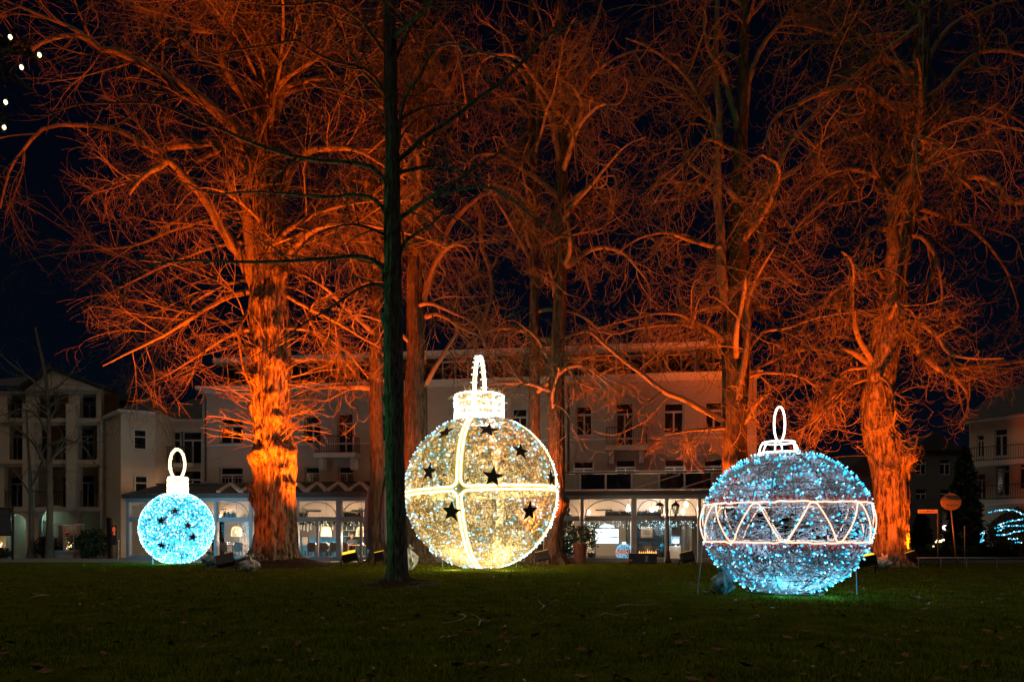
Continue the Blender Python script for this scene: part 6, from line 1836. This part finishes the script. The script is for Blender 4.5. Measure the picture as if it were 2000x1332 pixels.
for s, lx_ in ((-1, -16 * sk), (1, 14.5 * sk)):
    a = np.linspace(0, 1, 14)
    arm = np.stack([lx_ * a, 0 * a, H - .06 - .14 * np.sin(a * np.pi) + .06 * a], -1)
    MB().tubes(arm[None], .022, 6).build('arm', BLACK, t, smooth=True)
    sc2 = np.linspace(0, 4.5, 18)
    MB().tubes(np.stack([lx_ * .35 + s * (.09 - .015 * sc2) * np.cos(sc2), 0 * sc2, H - .08 + (.09 - .015 * sc2) * np.sin(sc2)], -1)[None], .012, 5).build('scroll', BLACK, t)
    lz = H
    ln = MB().lathe([(.05, 0), (.07, .05), (.05, .09), (.10, .10), (.001, .101)], (lx_, 0, lz), 10)
    for k in range(6):
        an = k * np.pi / 3
        ln.bar((lx_ + .10 * math.cos(an), .10 * math.sin(an), lz + .10), (lx_ + .185 * math.cos(an), .185 * math.sin(an), lz + .48), .018, .018)
    ln.lathe([(.20, .48), (.215, .50), (.17, .56), (.10, .62), (.05, .64), (.02, .70), (.03, .73), (.001, .77)], (lx_, 0, lz), 12)
    L_ = ln.build('lantern', BLACK, t)
    MB().lathe([(.098, .105), (.18, .475)], (lx_, 0, lz), 6).build('lantern_glass', GLASS, L_)
    MB().cyl((lx_, 0, lz + .10), (lx_, 0, lz + .30), .025, .035, S=7).build('mantle', FRAME_WHITE, L_)
# wall lantern by the lime trunk
q = P(574, 998, 35.5)
t = thing('wall_lantern', 'small black wall lantern right of the burled lime trunk', 'lantern', tuple(q))
MB().lathe([(.001, .30), (.05, .28), (.16, .10), (.17, .06), (.12, .05)], S=10).build('hood', BLACK, t); MB().lathe([(.11, .05), (.07, -.22), (.001, -.24)], S=8).build('glass', TUBE, t); MB().box(-.02, .02, .0, .25, .0, .05).build('bracket', BLACK, t)

# ---------------------------------------------------------------- right side: street, signs, hedges, house
RFY = 46
RF = Frame((1893 - 1000) / FPX * 46, 46.0, R(-50))
rh = thing('villa', 'dim pale villa with balconies at the right edge', 'building', (RF.o[0], 46, 0), RF.t)
XR = lambda p: RF.x(p)
xe = RF.x(2000) + 9
zt = RF.z(1900, 826); zb1, zb2 = RF.z(1900, 978), RF.z(1900, 905)
rects = [(1908, 925, 1925, 975), (1945, 905, 1972, 968), (1908, 850, 1922, 892), (1942, 838, 1968, 890)]
rects += [(1990, 900, 2016, 955), (2040, 880, 2080, 955)]
holed_wall(MB(), 0, xe, 0, zt, [RF.rect(q) for q in rects], 0, .35).build('wall', RENDER_WARM, rh)
MB().box(-.0, .3, .352, 8, 0, zt).build('side_wall', RENDER_WARM, rh)
for q in rects: window_unit(rh, RF.rect(q), .14, 2, .25)
for za, d in ((zb1, 1.3), (zb2, 1.2)):
    bl = MB().box(-.3, xe, -d, -.002, za - .3, za).build('balcony', TRIM, rh)
    railing(bl, -.2, min(xe, 9), za + .002, za + .95, -d + .06)
MB().box(-.4, xe, -.5, .4, zt + .003, zt + .2).build('eaves', TRIM, rh)
MB().add([(-.5, -.6, zt + .204), (xe, -.6, zt + .204), (xe, 5, zt + 3), (.8, 5, zt + 3), (-.5, 8, zt + .204)], [(0, 1, 2, 3)], [(0, 3, 4)]).build('roof', SLATE, rh)
# dark houses far down the street
DARKWALL = mat('night_wall', (.12, .11, .10), .9, vary=.1)
def far_house(px0, px1, py_top, Y, label, seed, m=DARKWALL):
    a, b = P(px0, py_top, Y), P(px1, py_top, Y)
    t = thing('far_house', label, 'building', (a[0], Y, 0), 0, 'dark houses down the street')
    w, h = b[0] - a[0], a[2]
    hs = []
    nx = max(int(w / 2.6), 2)
    for i in range(nx):
        for j in range(3):
            x = (i + .5) * w / nx; z = 1.2 + j * 2.9
            if z + 1.5 < h - .4: hs.append((x - .5, x + .5, z, z + 1.5))
    holed_wall(MB(), 0, w, 0, h, hs, 0, .3).build('wall', m, t)
    for r in hs: window_unit(t, r, .12, 2, .3, sill=False)
    MB().prism([(-.3, h + .003), (w + .3, h + .003), (w / 2, h + w * .16 + 1)], -.4, 9).build('roof', SLATE, t)
far_house(1496, 1640, 950, 58, 'dark house beyond the blue ornament', 1)
far_house(1650, 1770, 920, 62, 'dark house hidden behind the leaning chestnut', 2)
far_house(1776, 1870, 880, 66, 'dark house behind the street name sign', 3)
far_house(1845, 1885, 1000, 52, 'pale low house behind the round sign', 4, RENDER_GREY)
far_house(-420, -95, 800, 46, 'dark house outside the left edge', 5)
# tall conifer
def conifer(px, py0, py1, w_px, Y, label, seed, n=5200):
    g = np.random.default_rng(seed)
    b = P(px, py1, Y); b[2] = 0
    H = P(px, py0, Y)[2]; w = w_px / FPX * Y / 2
    t = thing('conifer', label, 'tree', tuple(b), 0)
    MB().cyl((0, 0, 0), (0, 0, H * .95), .16, .03, S=8).build('trunk', BARK_DARK, t)
    z = g.uniform(0, 1, n) ** 1.2; a = g.uniform(0, 2 * np.pi, n)
    r = w * (1 - z) ** .6 * np.sqrt(g.uniform(.15, 1, n)) * (1 + .25 * np.sin(a * 5 + z * 40))
    MB().leaves(np.stack([r * np.cos(a), r * np.sin(a), .2 + z * H], -1), .22, g, .3).build('crown', LEAF_DARK, t, kind='stuff')
conifer(1884, 880, 1094, 66, 42, 'tall dark conifer left of the dim villa', 1)
conifer(1800, 1000, 1094, 40, 58, 'short dark conifer far behind the street sign', 2, 1600)
def hedge(px0, px1, py0, Y, label, seed, m=LEAF_DARK, d=.6, n=5200, size=.09):
    g = np.random.default_rng(seed)
    a, b = P(px0, py0, Y), P(px1, py0, Y)
    t = thing('hedge', label, 'hedge', (a[0], Y, 0), 0, 'hedges along the street')
    w, h = b[0] - a[0], a[2]
    q = g.uniform(0, 1, (n, 3)) * [w, 2 * d, h] - [0, d, 0]
    q[:, 2] *= 1 + .10 * np.array([mnoise.noise((x * 1.4, seed, 0)) for x in q[:, 0]])
    MB().leaves(q, size, g).build('foliage', m, t, kind='stuff')
    MB().box(.15, w - .15, -d * .7, d * .7, 0, h * .86).build('branches', BLACK, t)
hedge(1775, 1862, 1070, 40.5, 'clipped dark hedge behind the street name sign', 1)
hedge(1862, 1950, 1068, 40.2, 'clipped dark hedge left of the bush with lights', 2)
hedge(1950, 2060, 1066, 40.0, 'clipped dark hedge under the bush with lights', 3)
hedge(1490, 1600, 1074, 41, 'dark hedge seen beyond the blue ornament', 4)
hedge(1600, 1720, 1074, 41, 'dark hedge left of the leaning chestnut trunk', 5)
# bush wrapped in rows of lights
t = shrub('lit_bush', 1925, 2075, 990, 1094, 38.5, 'large dark bush wrapped in rows of blue and white lights', 11, n=4200, depth=1.6, size=.11, cat='bush')
bx = t.location.x
rows = [[(1930, 1002), (1945, 997), (1962, 995), (1982, 996), (1996, 1003), (2010, 1008)], [(1950, 1026), (1962, 1020), (1985, 1016), (2008, 1011)], [(1944, 1031), (1958, 1027), (1972, 1027), (1990, 1026), (2008, 1029)],
        [(1948, 1037), (1964, 1029)], [(1946, 1045), (1970, 1043), (1984, 1038), (2004, 1036)], [(1970, 1052), (1990, 1051)], [(1984, 1058), (1998, 1059)], [(1915, 1042), (1922, 1038), (1919, 1048), (1914, 1059), (1922, 1055), (1913, 1060)]]
C1, C2 = [], []
g = np.random.default_rng(3)
for rw in rows:
    L = 0
    for (a, b), (c, d) in zip(rw[:-1], rw[1:]):
        n = max(int(math.hypot(c - a, d - b) / 3.3), 2)
        for k in range(n):
            s = k / n
            q = P(a + (c - a) * s + g.normal(0, .5), b + (d - b) * s + g.normal(0, .6), 36.95) - np.array([bx, 38.5, 0])
            (C1 if g.uniform() < .4 else C2).append(q)
MB().octas(np.array(C1), .042).build('white_lights', LED_ICE, t, kind='stuff'); MB().octas(np.array(C2), .040).build('blue_lights', LED_CYAN, t, kind='stuff')
# round sign from behind, leaning pole
SIGNBACK = mat('sign_back', (.22, .17, .11), .6, 0, vary=.1)
q = P(1869, 1112, 29.6); q[2] = -.05
t = thing('round_sign', 'round traffic sign seen from behind on a leaning pole', 'traffic sign', tuple(q))
top = P(1854, 962, 29.6) - q
MB().cyl((0, 0, -.05), tuple(top), .032, S=10).build('pole', STEEL, t, smooth=True)
c = P(1856, 980, 29.55) - q
a = np.linspace(0, 2 * np.pi, 33)[:-1]
r_ = 20 / FPX * 29.6
d_ = MB(); V = [(c[0] + r_ * math.cos(x), c[1] - .045, c[2] + r_ * .82 * math.sin(x)) for x in a] 
d_.prism([(v[0], v[2]) for v in V], c[1] - .06, c[1] - .045).build('disc', SIGNBACK, t)
for dz in (-.16, .16): MB().box(c[0] - .26, c[0] + .26, c[1] - .09, c[1] - .061, c[2] + dz - .02, c[2] + dz + .02).build('clamp', STEEL, t)
# street name sign with unreadable small lettering
q = P(1832, 1108, 28.5); q[2] = 0
t = thing('street_name_sign', 'narrow pale street name plate on a thin post', 'street sign', tuple(q))
top = P(1832, 994, 28.5)[2]
MB().cyl((0, 0, -.05), (0, 0, top), .03, S=8).build('post', IRON, t)
w = (1832 - 1793) / FPX * 28.5; z0, z1 = P(0, 1002, 28.5)[2], P(0, 995, 28.5)[2]
MB().box(-w, -.031, -.015, .015, z0, z1).build('plate', mat('plate_pale', (.45, .36, .30), .5), t)
lt = MB(); x = -w + .05
for k in range(13):
    ww = (.035, .02, .03, .04)[k % 4]
    lt.box(x, x + ww, -.018, -.0151, z0 + .045, z1 - (.045 if k in (0, 7) else .06)); x += ww + .018
lt.build('lettering', BLACK, t)
# triple globe lamp and lit panels in the distance
GLOBE = glow('globe_lamp', (1.0, .88, .78), 6.0)
q = P(1856, 1090, 47); q[2] = 0
t = thing('globe_lamp', 'street lamp with three glowing white globes in the distance', 'street lamp', tuple(q))
for px, py in ((1846, 1030), (1857, 1027), (1865, 1030)):
    p = P(px, py, 47) - q; MB().blob(p, .16, 12, 8).build('globe', GLOBE, t, smooth=True)
    MB().bar((0, 0, p[2] - .35), (p[0], 0, p[2] - .14), .04, .04, (0, 1, 0)).build('arm', BLACK, t)
MB().cyl((0, 0, 0), (0, 0, P(0, 1030, 47)[2] - .3), .05, S=8).build('post', BLACK, t)
lamp_light(t, (0, -.5, 1.9), 25, (1, .85, .7), .2)
q = P(1868, 1090, 44); q[2] = 0
t = thing('lit_display', 'pale blue lit information panel in two parts far down the street', 'sign', tuple(q))
PAN = glow('lit_panel', (.75, .97, 1.0), 1.7)
for pa, pb in ((1853, 1862), (1864, 1881)):
    a, b = P(pa, 1044, 44) - q, P(pb, 1058, 44) - q
    MB().box(a[0], b[0], -.03, .03, b[2], a[2]).build('panel', PAN, t)
    MB().box(a[0] + .05, a[0] + .2, -.036, -.031, b[2] + .13, b[2] + .19).build('print', mat('panel_print', (.1, .2, .25), .7), t)
for pa in (1853, 1881):
    x = P(pa, 0, 44)[0] - q[0]; MB().cyl((x, 0, 0), (x, 0, 1.45), .03, S=6).build('post', BLACK, t)
lamp_light(t, (0, -.5, 1.2), 9, (.4, .9, 1), .2)
q = P(1884, 1108, 30); q[2] = 0
t = thing('thin_post', 'thin bare metal post right of the round sign', 'post', tuple(q)); MB().cyl((0, 0, -.05), (0, 0, 1.75), .022, S=8).build('post', STEEL, t)
MB().lathe([(.022, 0), (.03, .01), (.001, .03)], (0, 0, 1.75), 8).build('cap', BLACK, t)
# tiny warm lights in the far garden
t = shrub('far_bush', 1815, 1852, 1060, 1090, 52, 'low bush with warm lights in the distance', 17, LEAF_MID, .12, 900, .8, 'bush')
MB().octas(np.array([P(a, b, 50.8) - np.array(t.location) for a, b in ((1828, 1058), (1831, 1055), (1836, 1056), (1840, 1055), (1843, 1054), (1847, 1056), (1849, 1055), (1823, 1067), (1833, 1058), (1838, 1057))]), .075).build('warm_lights', LED_WARM, t)
# low tubular railing along the road
YR_ = 28.2
q = P(1900, 1110, YR_); q[2] = 0
t = thing('street_railing', 'low grey tubular railing between lawn and road', 'railing', tuple(q))
xa, xb = P(1790, 0, YR_)[0] - q[0], P(2080, 0, YR_)[0] - q[0]
MB().cyl((xa, 0, .42), (xb, 0, .42), .025, S=8).build('rail', STEEL, t, smooth=True)
for px in (1794, 1838, 1888, 1947, 2003, 2060):
    x = P(px, 0, YR_)[0] - q[0]; MB().cyl((x, 0, -.05), (x, 0, .42), .025, S=8).build('post', STEEL, t)

# ---------------------------------------------------------------- fir branch with lights, near the camera
FY = 7.5
q = P(-210, 1040, FY); q[2] = 0
fir = thing('fir_tree', 'dark fir bough with warm bulbs reaching in at upper left', 'tree', tuple(q))
MB().tubes([[(0, 0, 0), (0.02, 0, 3), (-.02, 0, 6), (0, 0, 9.2)]], np.array([[.14, .12, .09, .02]]), 10).build('trunk', BARK_DARK, fir, smooth=True)
g = np.random.default_rng(12)
bl = []
for (tx, ty) in ((72, 112), (30, 82), (35, 150), (8, 235), (-20, 300), (-60, 30)):
    e = P(tx, ty, FY + g.uniform(-.15, .15)) - q
    s = np.array([0, 0, e[2] + .15])
    pts = resample([s, s * .5 + e * .5 + [0, 0, .08], e], [.03, .02, .008], 16)[0]
    bl.append(pts)
bl = np.array(bl)
MB().tubes(bl, np.tile(np.linspace(.028, .008, 16), (len(bl), 1)), 6).build('bough', BARK_DARK, fir)
sp, sd, sr, st = spawn(g, bl, np.full((len(bl), 16), .01), 26, .2, 1, .8, .2)
sb = grow(g, sp, sd, .32 * (1.1 - st * .6), 6, .06)
nd = MB(); nd.tubes(sb, np.full((len(sb), 6), .005), 4)
allp = np.concatenate([bl, np.repeat(sb, 1, 0)[:, [0, 1, 2, 3, 4, 5] + [5] * 10]], 0)
np_, ndr, _, _ = spawn(g, sb, np.full((len(sb), 6), .005), 70, 0, 1, .9, .2)
nd.tubes(np.stack([np_, np_ + ndr * .035], 1), np.full((len(np_), 2), .0022), 3, cap=False)
np_, ndr, _, _ = spawn(g, bl, np.full((len(bl), 16), .005), 160, .1, 1, .9, .2)
nd.tubes(np.stack([np_, np_ + ndr * .04], 1), np.full((len(np_), 2), .0022), 3, cap=False)
nd.build('needles', LEAF_DARK, fir, kind='stuff')
FIRB = glow('fir_bulb', (1.0, .80, .42), 3.2)
for px, py in ((20, 73), (77, 108), (42, 132), (11, 200), (8, 249)):
    p = P(px, py, FY - .12) - q
    MB().lathe([(.001, .026), (.013, .02), (.019, .004), (.017, -.012), (.008, -.024), (.001, -.026)], p, 10).build('bulb', FIRB, fir, smooth=True)
    MB().cyl(p + [0, 0, .024], p + [0, .02, .06], .007, S=6).build('socket', BLACK, fir)
